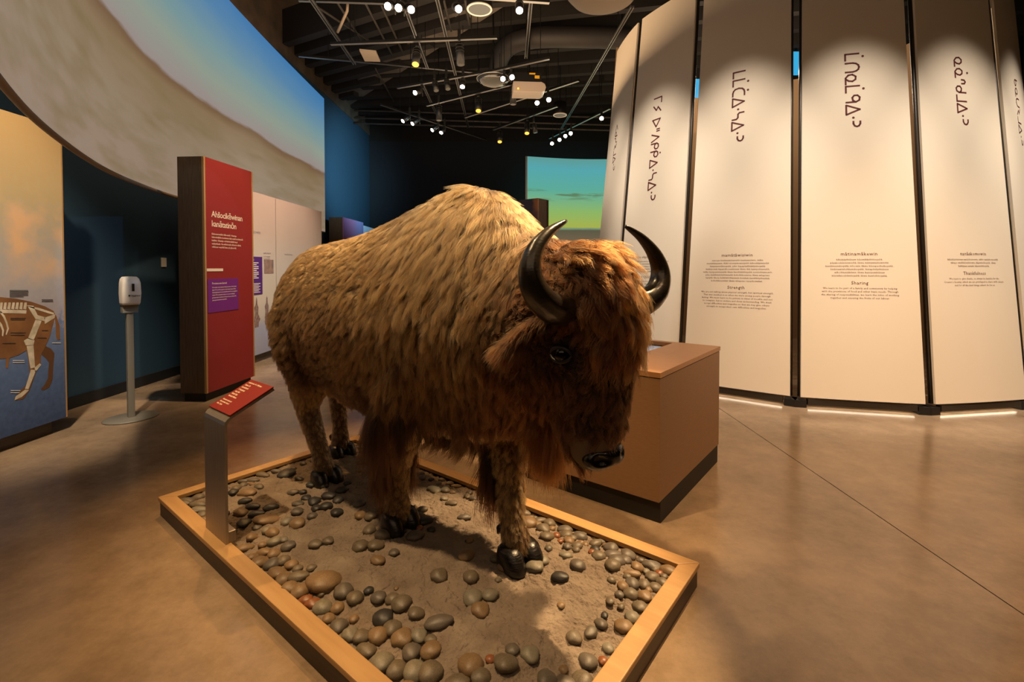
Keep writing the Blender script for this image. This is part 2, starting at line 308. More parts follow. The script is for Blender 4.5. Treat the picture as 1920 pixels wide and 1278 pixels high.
# ------------------------------------------------------------------ table kiosk
kk = thing('touch_table', 'wood veneer touch table with recessed screen and black kick base beyond the bison', 'table', PC, PR)
G().box((-.33, .985, 0), (.905, 2.0, .112)).build('kick_base', M_kick, kk)
G().box((-.35, .968, .112), (.904, 2.03, .752)).build('cabinet', M_ven, kk, bevel=.002)
g = G(); z0, z1 = .757, .784; xs = [-.353, -.22, .6, .908]; ys = [.965, 1.1, 1.98, 2.034]
for i in range(3):
    for j in range(3):
        if i == 1 and j == 1: continue
        g.box((xs[i], ys[j], z0), (xs[i + 1], ys[j + 1], z1))
bm = bmesh.new(); me_ = bpy.data.meshes.new('t'); me_.from_pydata(g.v, [], g.f); bm.from_mesh(me_); bmesh.ops.remove_doubles(bm, verts=bm.verts, dist=1e-5)
dd = {}
for f in bm.faces: dd.setdefault(tuple(round(c, 4) for c in f.calc_center_median()), []).append(f)
bmesh.ops.delete(bm, geom=[f for fs in dd.values() if len(fs) > 1 for f in fs], context='FACES')
bmesh.ops.recalc_face_normals(bm, faces=bm.faces); bm.to_mesh(me_); bm.free(); me_.materials.append(M_top); me_.name = 'table_top'
tt = bpy.data.objects.new('table_top', me_); COL.objects.link(tt); tt.parent = kk
scr = G().box((-.22, 1.1, .7525), (.6, 1.98, .7565)).build('screen_bezel', M_blk, kk)
G().box((-.17, 1.15, .7565), (.55, 1.93, .758)).build('screen', mat('table_screen', '#202428', .15, emit='#b8bcc4', estr=.55), kk)
text_mesh('lettering', [('Please Touch Screen', .0, 0, .018)], mat('worn_ink', '#8f6d50', .5), kk, plane_M((.75, 1.55, .7846), (0, 1, 0), (-1, 0, 0)))

# ------------------------------------------------------------------ hand sanitiser stand
sn = thing('sanitizer_stand', 'grey post with white hand sanitizer dispenser before the dark blue wall', 'dispenser', (-3.343, 4.186, 0), R(52))
M_gst = mat('grey_powder_coat', '#6f6b62', .5)
G().loft([[(.2 * math.cos(a) * k, .17 * math.sin(a) * k, z) for a in (2 * math.pi * i / 40 for i in range(40))] for z, k in ((0, 1), (.009, 1), (.016, .96))]).build('base_plate', M_gst, sn, True)
G().box((-.024, -.024, .014), (.024, .024, 1.0)).build('post', M_gst, sn, bevel=.004)
G().box((-.055, -.035, .93), (.055, .03, 1.02)).build('bracket', M_gst, sn, bevel=.003)
g = G(); rg = []
for z, wd, dp, yo in ((1.0, .094, .055, -.02), (1.02, .1, .065, -.024), (1.1, .105, .075, -.03), (1.19, .1, .072, -.028), (1.225, .09, .062, -.02), (1.243, .07, .045, -.012), (1.246, .03, .02, -.005)):
    rg.append([(math.copysign(abs(math.cos(a)) ** .35, math.cos(a)) * wd * .66, yo + math.copysign(abs(math.sin(a)) ** .35, math.sin(a)) * dp, z) for a in (2 * math.pi * (i + .5) / 32 for i in range(32))])
dsp = g.loft(rg).build('dispenser', M_wht, sn, True)
G().box((-.004, -.109, 1.12), (.014, -.09, 1.185)).build('sight_window', mat('dark_window', '#2a2420', .2), dsp, bevel=.003)
text_mesh('lettering', [('● hygiene', 0, 0, .02)], mat('print_dark', '#25352c', .5), dsp, plane_M((.01, -.1075, 1.075), (1, 0, 0), (0, 0, 1)), offset=.02)
tag(G().box((WX, 5.66, 1.33), (WX + .012, 5.74, 1.44)).build('switch_plate', M_wht, bevel=.003), 'small pale switch plate on the dark blue wall', 'switch')

# ------------------------------------------------------------------ skeleton mural panel, left
def print_mat(name, stops, axis='Z', z0=0, z1=1, nscale=3, namt=.1, rough=.6, emit=0, stretch=(1, 1, 1), extra=None):
    """flat print: vertical colour ramp (object or world z) distorted by noise"""
    m = bpy.data.materials.new(name); m.use_nodes = True; nt = m.node_tree; b = nt.nodes['Principled BSDF']; b.inputs['Roughness'].default_value = rough; b.inputs['Specular IOR Level'].default_value = .25
    g = nt.nodes.new('ShaderNodeNewGeometry'); sp = nt.nodes.new('ShaderNodeSeparateXYZ'); nt.links.new(g.outputs['Position'], sp.inputs[0])
    mp = nt.nodes.new('ShaderNodeMapping'); mp.inputs['Scale'].default_value = stretch; nt.links.new(g.outputs['Position'], mp.inputs[0])
    n = nt.nodes.new('ShaderNodeTexNoise'); n.inputs['Scale'].default_value = nscale; n.inputs['Detail'].default_value = 8; nt.links.new(mp.outputs[0], n.inputs['Vector'])
    mr = nt.nodes.new('ShaderNodeMapRange'); mr.inputs[1].default_value = z0; mr.inputs[2].default_value = z1; nt.links.new(sp.outputs[axis], mr.inputs[0])
    ma = nt.nodes.new('ShaderNodeMath'); ma.operation = 'MULTIPLY_ADD'; ma.inputs[1].default_value = namt * 2; ma.inputs[2].default_value = -namt; nt.links.new(n.outputs['Fac'], ma.inputs[0])
    ad = nt.nodes.new('ShaderNodeMath'); ad.operation = 'ADD'; nt.links.new(mr.outputs[0], ad.inputs[0]); nt.links.new(ma.outputs[0], ad.inputs[1])
    r = nt.nodes.new('ShaderNodeValToRGB'); e = r.color_ramp.elements
    while len(e) < len(stops): e.new(.5)
    for k, (p, c) in enumerate(stops): e[k].position = p; e[k].color = hexc(c)
    nt.links.new(ad.outputs[0], r.inputs[0]); out = r.outputs[0]
    if extra: out = extra(nt, out, g, sp)
    if emit:
        b.inputs['Base Color'].default_value = (.02, .02, .02, 1); nt.links.new(out, b.inputs['Emission Color']); b.inputs['Emission Strength'].default_value = emit
    else: nt.links.new(out, b.inputs['Base Color'])
    return m
def clouds(lo, hi, c, scale, zlo, zhi, st=(1, 1, 1)):
    def f(nt, out, g, sp):
        n = nt.nodes.new('ShaderNodeTexNoise'); n.inputs['Scale'].default_value = scale; n.inputs['Detail'].default_value = 9; mq = nt.nodes.new('ShaderNodeMapping'); mq.inputs['Scale'].default_value = st; nt.links.new(g.outputs['Position'], mq.inputs[0]); nt.links.new(mq.outputs[0], n.inputs['Vector'])
        r = nt.nodes.new('ShaderNodeMapRange'); r.inputs[1].default_value = lo; r.inputs[2].default_value = hi; nt.links.new(n.outputs['Fac'], r.inputs[0])
        z = nt.nodes.new('ShaderNodeMapRange'); z.inputs[1].default_value = zlo; z.inputs[2].default_value = zlo + .25; nt.links.new(sp.outputs['Z'], z.inputs[0])
        z2 = nt.nodes.new('ShaderNodeMapRange'); z2.inputs[1].default_value = zhi; z2.inputs[2].default_value = zhi - .3; nt.links.new(sp.outputs['Z'], z2.inputs[0])
        m1 = nt.nodes.new('ShaderNodeMath'); m1.operation = 'MULTIPLY'; nt.links.new(r.outputs[0], m1.inputs[0]); nt.links.new(z.outputs[0], m1.inputs[1])
        m2 = nt.nodes.new('ShaderNodeMath'); m2.operation = 'MULTIPLY'; nt.links.new(m1.outputs[0], m2.inputs[0]); nt.links.new(z2.outputs[0], m2.inputs[1])
        mx = nt.nodes.new('ShaderNodeMix'); mx.data_type = 'RGBA'; mx.inputs[7].default_value = hexc(c); nt.links.new(m2.outputs[0], mx.inputs[0]); nt.links.new(out, mx.inputs[6])
        return mx.outputs[2]
    return f
MX = -3.628
mu = thing('skeleton_mural', 'tall mural panel showing a bison skeleton over blue grass and clouds', 'panel', (MX, 3.88, 0))
M_mur = print_mat('mural_print', [(0, '#3a4a6c'), (.2, '#566c94'), (.32, '#6e7ea2'), (.36, '#a09aa4'), (.5, '#a8a6a8'), (.75, '#b8a47c'), (1, '#bf9c68')], 'Z', .1, 2.45, 24, .09, extra=clouds(.46, .6, '#d8b088', 2.6, 1.15, 2.0))
M_medge = mat('plywood_edge', '#a9824f', .6)
g = G(); g.box((-.05, -3.2, .108), (0, 0, 2.445)); pan = g.build('print_board', M_mur, mu)
G().box((-.052, 0.0, .108), (.001, .012, 2.445)).build('board_edge', M_medge, mu)
G().box((-.4, -3.2, 0), (-.06, -.06, .108)).build('base', M_skirt, mu)
G().box((-.4, -3.2, .108), (-.052, -.02, 2.40)).build('carcass', M_black, mu)
def flat(name, px, m, par, X, lift, org):
    pts = [atx(x, y, X) for x, y in px]
    g = G(); n = len(pts); g.add([(lift, p.y - org[1], p.z) for p in pts], [tuple(range(n))]); return g.build(name, m, par)
def mc(l): return [(x / 3.457, 480 + y / 3.457) for x, y in l]
M_hide = mat('hide_print', '#8a5f38', .6, '#6e4728', 6, world=True); M_hide2 = mat('far_leg_print', '#5d3d22', .6); M_bone = mat('bone_print', '#d8cdb8', .6, '#b5a88f', 18, world=True)
hide = [(-120, 262), (0, 265), (100, 275), (200, 295), (290, 325), (345, 355), (365, 390), (385, 450), (388, 540), (372, 545), (362, 520), (360, 440), (352, 400), (340, 450), (325, 510), (300, 570), (265, 640), (262, 690), (230, 760), (190, 870), (150, 925), (95, 935), (90, 925), (130, 870), (165, 840), (190, 760), (185, 690), (170, 610), (120, 640), (60, 660), (50, 730), (35, 720), (38, 662), (0, 665), (-120, 680)]
farleg = [(290, 580), (330, 600), (352, 630), (345, 700), (340, 800), (318, 850), (285, 868), (262, 865), (290, 830), (310, 790), (312, 740), (318, 690), (295, 660), (270, 640)]
def flat_tri(name, px, m, par, lift):
    o = flat(name, px, m, par, MX, lift, (0, 3.88)); return o
flat_tri('bison_print', mc(hide), M_hide, pan, .0015); flat_tri('far_leg_print', mc(farleg), M_hide2, pan, .0013)
bones = [[(228, 412), (268, 418), (216, 545), (178, 535)], [(152, 548), (180, 530), (222, 545), (215, 575), (165, 578)], [(170, 582), (215, 577), (225, 720), (196, 728)], [(198, 735), (232, 738), (182, 862), (160, 860)], [(222, 722), (255, 694), (266, 704), (225, 752)], [(160, 865), (186, 868), (140, 912), (92, 933), (100, 908)], [(172, 318), (215, 322), (226, 350), (242, 382), (292, 396), (285, 420), (228, 408), (192, 350)], [(285, 398), (356, 376), (352, 400), (288, 440)], [(-100, 342), (170, 350), (168, 372), (-100, 366)], [(170, 322), (250, 335), (350, 368), (345, 380), (240, 348)], [(0, 352), (28, 385), (46, 430), (56, 470), (40, 510), (34, 508), (44, 468), (34, 432), (18, 395), (0, 372)], [(-20, 400), (10, 440), (24, 480), (18, 520), (10, 515), (12, 482), (-4, 445), (-20, 420)]]
for k in range(9): bones.append([(-60 + k * 26, 342), (-52 + k * 26, 300), (-36 + k * 26, 300), (-40 + k * 26, 345)])
for b_ in bones: flat_tri('bone', mc(b_), M_bone, pan, .0026)
M_cap = mat('caption_ink', '#2e2a2a', .6); M_capw = mat('caption_white', '#d9d6cf', .6)
for x0, x1, y, c in [(60, 180, 222, 0), (60, 182, 232, 0), (60, 178, 242, 0), (60, 180, 252, 0), (60, 150, 262, 0), (268, 340, 282, 0), (268, 342, 292, 0), (66, 165, 402, 0), (66, 160, 412, 0), (66, 165, 497, 0), (66, 158, 512, 0), (12, 100, 565, 0), (240, 300, 530, 0), (270, 310, 482, 0), (80, 155, 676, 1), (80, 158, 688, 1), (66, 130, 870, 1), (66, 125, 884, 1), (335, 392, 562, 1)]:
    flat_tri('caption', mc([(x0, y - 2.2), (x1, y - 2.2), (x1, y + 2.2), (x0, y + 2.2)]), M_capw if c else M_cap, pan, .003)

# ------------------------------------------------------------------ red text pillar
rp = thing('text_pillar', 'tall dark pillar with red text face and purple square by the bison rump', 'pillar', (-3.0, 4.69, 0), R(-4.2))
M_pill = mat('pillar_laminate', '#5d4a38', .6, '#4d3c2c', 10, (6, 6, .6))
M_redp = mat('red_graphic', '#942c2c', .5); M_pur = mat('purple_print', '#7a2a86', .5); M_ply = mat('pillar_edge', '#b08a58', .5)
G().box((-.27, 0, .085), (-.02, .78, 2.405)).build('carcass', M_pill, rp)
G().box((-.25, .03, 0), (-.03, .75, .085)).build('kick', M_kick, rp)
face = G().box((-.02, .022, .085), (0, .758, 2.405)).build('face_board', M_redp, rp)
G().box((-.02, 0, .085), (.001, .022, 2.405)).build('edge_strip', M_ply, rp); G().box((-.02, .758, .085), (.001, .78, 2.405)).build('edge_strip', M_ply, rp)
FM = lambda y, z, l=.0016: plane_M((l, y, z), (0, 1, 0), (0, 0, 1))
M_title = mat('pale_title', '#f0dcc4', .5)
for tx_, z_ in (('Ahšocikēwinan', 1.83), ('kanātatinōn', 1.735)): text_mesh('title', [(tx_, .1, z_, .086)], M_title, face, FM(0, 0), 'LEFT', .92, 2, offset=.012)
rl = ['Kiskotamwakēw kīki-wahtī. Okawiya', 'kiskotimākēw ka-kitimini kiki-wakū ka-kitimwīt', 'katiliwi. Okawiya oti-kakitimākēt ka-yi', 'wakiyitikatih. Ka-wētikinakē wīh-iti-ti nāhiti,', 'wētimaw wayitītē kiwa iyī-yāmohtē.']
text_mesh('lettering', [(t, .1, 1.652 - i * .0325, .0255) for i, t in enumerate(rl)], M_title, face, FM(0, 0), 'LEFT', res=1, offset=.015)
pb = G().box((0, .03, .875), (.004, .5, 1.209)).build('purple_square', M_pur, face)
G().box((0, .022, 1.286), (.003, .26, 1.314)).build('white_bar', M_cream, face)
text_mesh('lettering', [('Promises are Sacred', .09, 1.155, .03)] + [(t, .09, 1.118 - i * .0255, .0195) for i, t in enumerate(['We made our promises in the presence of the Great', 'Spirit. We smoke a pipe to seal our promises of the', 'Great Spirit and to show that His word we must give in', 'return. We remember that, as we were making a', 'promise that would last as long as the sun shines, the', 'grass grows and the rivers flow.'])], M_title, pb, FM(0, 0, .0056), 'LEFT', .9, 1, offset=.01)

# ------------------------------------------------------------------ long text mural further along the wall
PX = -3.53
tm = thing('text_mural', 'pale pink mural panel with purple text block behind the bison rump', 'panel', (PX, 5.6, 0), R(0))
M_tm = print_mat('cloud_print', [(0, '#8a8a96'), (.18, '#9a9aa6'), (.215, '#b0a698'), (.32, '#c2b4a0'), (.55, '#bcae9c'), (.75, '#b69c86'), (1, '#b0907a')], 'Z', .1, 2.4, 2.2, .03)
def vgrad(nt, out, g, sp): return out
for y0, y1 in ((0, 1.58), (1.592, 3.3)):
    G().box((-.03, y0, .115), (0, y1, 2.36)).build('print_board', M_tm, tm)
G().box((-.035, 0, .11), (-.03, 3.3, 2.36)).build('backing', M_medge, tm)
G().box((-.035, 3.3, .11), (.001, 3.312, 2.365)).build('board_edge', M_medge, tm)
G().box((-.3, 0.05, 0), (-.04, 3.2, .11)).build('base', M_skirt, tm)
def tbox(name, a, b, m, par, t=.003):
    p = atx(a[0], a[1], PX); q = atx(b[0], b[1], PX); return G().box((0, p.y - 5.6, min(p.z, q.z)), (t, q.y - 5.6, max(p.z, q.z))).build(name, m, par)
pz = G().box((.001, .65, .95), (.004, 1.18, 1.475)).build('purple_block', mat('violet_print', '#4e2468', .5), tm)
for i in range(9): G().box((0, .7, 1.385 - i * .026), (.0045, 1.08 - .05 * (i % 3 == 1), 1.395 - i * .026)).build('caption_line', M_cream, pz)
for i in range(7): G().box((0, .7, 1.10 - i * .02), (.0045, 1.12 - .04 * (i % 2), 1.107 - i * .02)).build('caption_line', M_cream, pz)
text_mesh('lettering', [('SEA ADEHESION', .7, 1.42, .036), ('ADEHESION', .7, 1.13, .03)], M_cream, pz, plane_M((.0052, 0, 0), (0, 1, 0), (0, 0, 1)), 'LEFT')
text_mesh('lettering', [('mamâwêyihtowin', .62, 1.79, .075)] + [('ka-miyo ôhi iskwê', .62, 1.70 - i * .055, .035) for i in range(2)] + [('acâhk nîsitâtok', 1.22, 1.52, .035)] + [('ka-isi miyonâkwahk', 1.22, 1.475 - i * .03, .024) for i in range(4)] + [('ka-wîcêhtohk nâtisi', 1.85, 1.52, .035)], mat('grey_ink', '#7c6a6e', .6), tm, plane_M((.0014, 0, 0), (0, 1, 0), (0, 0, 1)), 'LEFT')
G().box((0, 1.24, 1.24), (.003, 1.5, 1.44)).build('photo_print', mat('photo_print', '#9c7a62', .6, '#6b5a58', 9), tm)
M_dan = mat('figure_print', '#6a4038', .7, '#8a7a70', 30)
for y_, z_ in ((.74, .5), (1.02, .5), (1.3, .5)):
    gg = G(); gg.add([(.0018, y_ + a, z_ + b) for a, b in ((-.05, 0), (-.06, .12), (-.04, .2), (-.06, .27), (-.02, .32), (-.015, .38), (0, .42), (.02, .38), (.02, .32), (.05, .27), (.04, .18), (.1, .1), (.05, .06), (.05, 0))], [tuple(range(14))]); gg.build('dancer_print', M_dan, tm)

# ------------------------------------------------------------------ projection screens
def horizon(nt, out, g, sp): return out
M_scr = print_mat('prairie_projection', [(0, '#a08a78'), (.22, '#9c876e'), (.38, '#92795a'), (.428, '#7d6044'), (.444, '#a39690'), (.56, '#9aa596'), (.70, '#7fa0a4'), (.86, '#5a8cb4'), (1, '#3f7fb8')], 'Z', 2.09, 4.96, 1.3, .035, emit=.82, stretch=(1, .7, 3), extra=clouds(.42, .85, '#84704a', 2.6, 1.9, 3.36, (1, .45, 2.6)))
ps = thing('projection_screen', 'huge curved projection screen of prairie and blue sky high on the left', 'screen', (0, 0, 0))
ctrl = [(-1.2, .9), (-2.0, 1.88), (-2.55, 2.67), (-3.1, 3.66), (-3.42, 4.5), (-3.62, 5.3), (-3.78, 6.3), (-3.88, 7.6), (-3.95, 9.0), (-4.0, 10.3)]
def spl(P, t):
    n = len(P) - 1; x = t * n; i = min(int(x), n - 1); f = x - i; p = [Vector(P[max(0, min(n, i + k))]) for k in (-1, 0, 1, 2)]
    return .5 * ((2 * p[1]) + (-p[0] + p[2]) * f + (2 * p[0] - 5 * p[1] + 4 * p[2] - p[3]) * f * f + (-p[0] + 3 * p[1] - 3 * p[2] + p[3]) * f ** 3)
cur = [spl(ctrl, i / 60) for i in range(61)]
def offs(c, d):
    out = []
    for i, p in enumerate(c):
        t = (c[min(i + 1, len(c) - 1)] - c[max(i - 1, 0)]).normalized(); out.append(p + Vector((-t.y, t.x)) * d)
    return out
back = offs(cur, .03)
ZB, ZT = 2.08, 4.92
g = G(); g.loft([[(a.x, a.y, ZB), (a.x, a.y, ZT), (b.x, b.y, ZT), (b.x, b.y, ZB)] for a, b in zip(cur, back)]); g.build('screen_surface', M_scr, ps, False)
g = G(); g.tube([(p.x, p.y, ZB) for p in offs(cur, .012)], .018, 10); g.build('bottom_roll', mat('screen_roll', '#8a7560', .6), ps, True)
# green screen at the far wall
M_scr2 = print_mat('sunset_projection', [(0, '#6a5a48'), (.30, '#75654f'), (.40, '#5f5a45'), (.412, '#6a8a78'), (.43, '#a8b44e'), (.55, '#8fb866'), (.72, '#5fae9a'), (.9, '#56a8b0'), (1, '#5f9a90')], 'Z', 1.0, 4.36, 1.0, .012, emit=.95, stretch=(1, 1, 5),
                    extra=clouds(.54, .64, '#5f7a58', 1.1, 3.08, 3.6, (1, 1, 9)))
p2 = thing('sunset_screen', 'smaller projection screen with green sunset sky on the far wall', 'screen', (0, 0, 0))
c2 = [Vector((.42 + 2.6 * t, 12.9 + .35 * math.sin(t * 2.2))) for t in (i / 20 for i in range(21))]; b2 = offs(c2, .04)
G().loft([[(a.x, a.y, 1.0), (a.x, a.y, 4.3), (b.x, b.y, 4.3), (b.x, b.y, 1.0)] for a, b in zip(c2, b2)]).build('screen_surface', M_scr2, p2)
G().box((c2[0].x - .06, c2[0].y - .02, 0), (c2[0].x - .01, c2[0].y + .06, 4.3)).build('side_frame', M_steel, p2); G().box((c2[-1].x - .06, c2[-1].y - .02, 0), (c2[-1].x - .01, c2[-1].y + .06, 4.3)).build('side_frame', M_steel, p2)

# ------------------------------------------------------------------ distant pillars
dp = thing('feather_pillar', 'distant brown pillar with feather and cloud picture behind the bison hump', 'pillar', (.41, 7.4, 0), PR)
G().box((-1.0, 0, .08), (0, .27, 2.39)).build('carcass', M_pill, dp)
G().box((-1.0, -.02, .08), (0, 0, 2.39)).build('picture_board', mat('sunset_feather_print', '#3c3448', .6, '#b07448', 2.0, lo=.42, hi=.56, world=True), dp)
G().box((-.97, .03, 0), (-.03, .24, .08)).build('kick', M_kick, dp)
dp2 = thing('violet_pillar', 'distant dark pillar with violet lit face behind the bison back', 'pillar', (-3.66, 10.45, 0), R(-2))
G().box((-.32, 0, .08), (-.02, 1.25, 2.42)).build('carcass', M_pill, dp2)
G().box((-.02, 0, .08), (0, 1.25, 2.42)).build('face_board', print_mat('violet_lit_board', [(0, '#a06898'), (.4, '#a77098'), (.75, '#8880b0'), (1, '#7a70a0')], 'Y', 10.4, 11.8, 1.5, .05), dp2)  # violet light on this face is put into the board's colour
G().box((-.3, .03, 0), (-.03, 1.2, .08)).build('kick', M_kick, dp2)
dp3 = thing('white_panel', 'pale blue white text panel beyond the violet pillar', 'panel', (-3.72, 11.9, 0))
G().box((-.04, 0, .1), (0, 1.6, 2.38)).build('print_board', mat('pale_blue_print', '#c4cfe0', .6, '#aebdd4', 3), dp3)
G().box((-.3, .05, 0), (-.05, 1.5, .1)).build('base', M_skirt, dp3)

# ------------------------------------------------------------------ ring of tall leaning fabric panels (tipi)
TC = Vector((3.844, 6.963)); TR, A0, ST, WB, WT, LEAN = 2.646, 3.2496, .40787, .5016, .4238, .3532
ZP0, ZP1 = .1, 4.5
GL = {
 'ma': ([[(0, 1), (0, 0), (.55, 0)]], .62), 'mi': ([[(0, 0), (0, 1), (.55, 1)]], .62), 'mo': ([[(.55, 1), (.55, 0), (0, 0)]], .62),
 'pa': ([[(.7, .95), (0, .5), (.7, .05)]], .75), 'pi': ([[(0, 0), (.38, 1), (.76, 0)]], .8),
 'i': ([[(0, 0), (.4, 1), (.8, 0), (0, 0)]], .82), 'o': ([[(0, 0), (0, 1), (.75, .5), (0, 0)]], .8),
 'ta': ([[(.72, 1), (.42, 1), (.22, .94), (.07, .8), (0, .5), (.07, .2), (.22, .06), (.42, 0), (.72, 0)]], .75),
 'ti': ([[(0, 0), (0, .55), (.06, .78), (.19, .94), (.38, 1), (.57, .94), (.7, .78), (.76, .55), (.76, 0)]], .8), 'te': ([[(0, 1), (0, .45), (.06, .22), (.19, .06), (.38, 0), (.57, .06), (.7, .22), (.76, .45), (.76, 1)]], .8),
 'na': ([[(.85, 0), (.3, 0), (.06, .2), (.02, .5), (.2, .74), (.45, .72), (.6, .5), (.55, .22), (.4, .02)]], .85),
 'si': ([[(0, 1), (.02, .62), (.14, .5), (.46, .5), (.6, .38), (.62, 0)]], .68), 'se': ([[(.62, 1), (.6, .62), (.46, .5), (.14, .5), (.02, .38), (0, 0)]], .68),
 'yi': ([[(0, 1), (.5, .62), (.16, .45), (.62, 0)]], .68), 'yo': ([[(.62, 1), (.14, .6), (.46, .4), (0, 0)]], .68),
 'ki': ([[(0, 0), (0, .75), (.14, .96), (.38, 1), (.56, .84), (.56, .6), (.38, .46), (.14, .5), (0, .7)]], .64),
 'ko': ([[(.58, 1), (.58, .28), (.44, .04), (.2, 0), (.02, .16), (.02, .4), (.2, .54), (.44, .5), (.58, .3)]], .66),
 'ke': ([[(.58, 0), (.58, .72), (.44, .96), (.2, 1), (.02, .84), (.02, .6), (.2, .46), (.44, .5), (.58, .7)]], .66),
 'ka': ([[(0, 1), (0, .28), (.14, .04), (.38, 0), (.56, .16), (.56, .4), (.38, .54), (.14, .5), (0, .3)]], .64),
 'h': ([[(.06, 1), (.06, .62)], [(.26, 1), (.26, .62)]], .36), 's': ([[(0, .6), (.02, .9), (.18, 1), (.34, .9), (.36, .6)]], .42), 'n': ([[(0, 1), (.2, 1), (.38, .9), (.44, .75), (.38, .6), (.2, .5), (0, .5)]], .5),
 'w': ([[(.1, .5), (.1, .51)]], .26), ' ': ([], .4)}
def syllab(parent, word, M, size, gap=.16, wd=.14):
    x = 0; items = []
    for t in word.split():
        dot = t.endswith('+'); t = t.rstrip('+'); t = ' ' if t == '_' else t
        st, adv = GL[t]; items.append((st, x, dot, adv, t)); x += adv + gap
    tot = x - gap
    for st, x0, dot, adv, t in items:
        if not st: continue
        g = G()
        def seg(a, b, e):
            a = Vector(a); b = Vector(b); d = (b - a); d = d.normalized() if d.length > 1e-6 else Vector((1, 0)); p = Vector((-d.y, d.x)) * wd / 2; a = a - d * e; b = b + d * e
            g.add([M @ Vector(((q.x + x0 - tot / 2) * size, q.y * size, 0)) for q in (a - p, b - p, b + p, a + p)], [(0, 1, 2, 3)])
        def disc(c, r):
            g.add([M @ Vector(((c[0] + r * math.cos(k * math.pi / 5) + x0 - tot / 2) * size, (c[1] + r * math.sin(k * math.pi / 5)) * size, 0)) for k in range(10)], [tuple(range(10))])
        if t == 'w': disc((.1, .5), .1)
        else:
            for pl_ in st:
                for a, b in zip(pl_[:-1], pl_[1:]): seg(a, b, wd * .3)
        if dot: disc((adv * .42, 1.28), .1)
        g.build('syllabic_letter', M_ink, parent)
words = {0: ('pa ko se yi mo i w n', .105, 2.99), 1: ('mi yo _ o h pi ki ki+ i w si i w n', .12, 2.74), 2: ('ma ma+ ta+ i w si i w n', .113, 3.0), 3: ('ma+ ti na ma+ ke i w n', .115, 3.01), 4: ('na na+ s ko mo i w n', .108, 2.99), 5: ('ka na te yi mo i w n', .108, 2.9)}
TXT = {
 1: ('miyo ohpikinâwasowin', ['kimiyo ohpikinâwasonaw ka-nêhiyawêyahk mîna kahkiyaw', 'kitâpacihcikanan, tâskohtamahk ôma pimâcihowin ekwa', 'kwayask, ohpikihâwaso miyo ôtahk kâ-ohci', 'kiskinwahamâkêyahk awâsisak mîna', 'kapimâcihoyahk otânâhk kîkway wîpâc.'], 'Good Child Rearing', ['Our children should be given care for their', 'lives, physically, mentally and emotionally,', 'so we take responsibility for continuing', 'to love them as the Creator’s will.']),
 2: ('mamâtâwisiwin', ['namoya kimâmiskôtamahk maskawisîwin, mâka', 'mamâtâwisiwin. Kâkî-isi-miyikowisiyahk kâhoskâyiwiyahk', 'kâtiyiwannêhiseyahk, piko kapapêyâhtakêyimoyahk', 'kahkiyowak kipamêhosewinnaw êkwa êkâ kawiyohtamahk,', 'mâka kanipawistamahk êkwa kanêhkâtêniyahk nonitohtamowin,', 'piko kahâhkamêyihtamahk kohcihikosiwina êkwa wêspinac', 'ispayiki êkota kahkîwîcihâyawak kotakak kanêhkêyihtahkik', 'kohcihikosiwâwi êkwa wêspinac ispayikotwâwi.'], 'Strength', ['We are not talking about physical strength, but spiritual strength.', 'That was instilled in us when we were young people through', 'fasting. We must learn to be patient in times of trouble and not', 'to complain, but to endure and show understanding. We must', 'accept difficulties and tragedies so that we may give others', 'strength to accept their own difficulties and tragedies.']),
 3: ('mâtinamâkewin', ['kikiskêyihtênaw kêsiwâhkôhtitoyahk', 'pêyakoskânêsiwinihk êkwa mâmawinitowinihk', 'kamâtinamâtoyahk mîcowin êkwa kêsiapacihcikoyahk.', 'êmâmawiwîcihkamâtoyahk, kisiapihtêyihtênaw', 'wîhcihkamâkêwin êkwa kamiyawâtênaw', 'kêsiwîatoskêmitoyahk êkwa kawîcihitoyahk.'], 'Sharing', ['We learn to be part of a family and community by helping', 'with the provisions of food and other basic needs. Through', 'the sharing of responsibilities, we learn the value of working', 'together and enjoying the fruits of our labour.']),
 4: ('nanâskomowin', ['kikiskêyihtênaw nanâskomowin, tahto nanâskomoyahk', 'tâkapo wiyâhkômihtowin, kâpimâcihoyahk, êkwa', 'kahkiyaw awiyak kâpamihikoyahk.'], 'Thankfulness', ['We learn to give thanks, to always be humble for the', 'Creator’s bounty, which we are privileged to share with others,', 'and for all the kind things others do for us.']),
 5: ('kanâtêyimowin', ['kikiskêyihtênaw kwayask itâtisiwin êkwa kapîkiskwêyahk', 'kahkiyaw kîkway kâpimâtahk askîhk, êkwa', 'nîkân kâwâpahtamahk kitâpwêwin', 'tânisi kâ-isi wîcihitoyahk', 'êkwa kapimâcihoyahk.'], 'Cleanliness', ['We learn to be clean in thought and deed'])}
lab = {-2: 'plain pale fabric panel on the hidden side of the ring, left of the one for hope', -1: 'edge-on pale fabric panel behind the one lettered for hope', 0: 'narrow pale leaning fabric panel nearest the green screen, with syllabics', 1: 'pale leaning fabric panel behind the bison horn, longest syllabics', 2: 'pale leaning fabric panel headed Strength', 3: 'pale leaning fabric panel headed Sharing', 4: 'pale leaning fabric panel headed Thankfulness', 5: 'pale leaning fabric panel cut off by the photo edge, beside Thankfulness'}
M_post = mat('dark_brown_lining', '#8a6e50', .8); M_railm = mat('dark_bronze', '#4a443e', .35, metal=.6)
M_led = mat('led_strip', '#ffffff', .5, emit=(1, .82, .6), estr=9)
def tip(i):
    a = A0 + ST * i; n = Vector((math.cos(a), math.sin(a), 0)); t = Vector((-n.y, n.x, 0)); c = Vector((TC.x, TC.y, 0)); return n, t, c
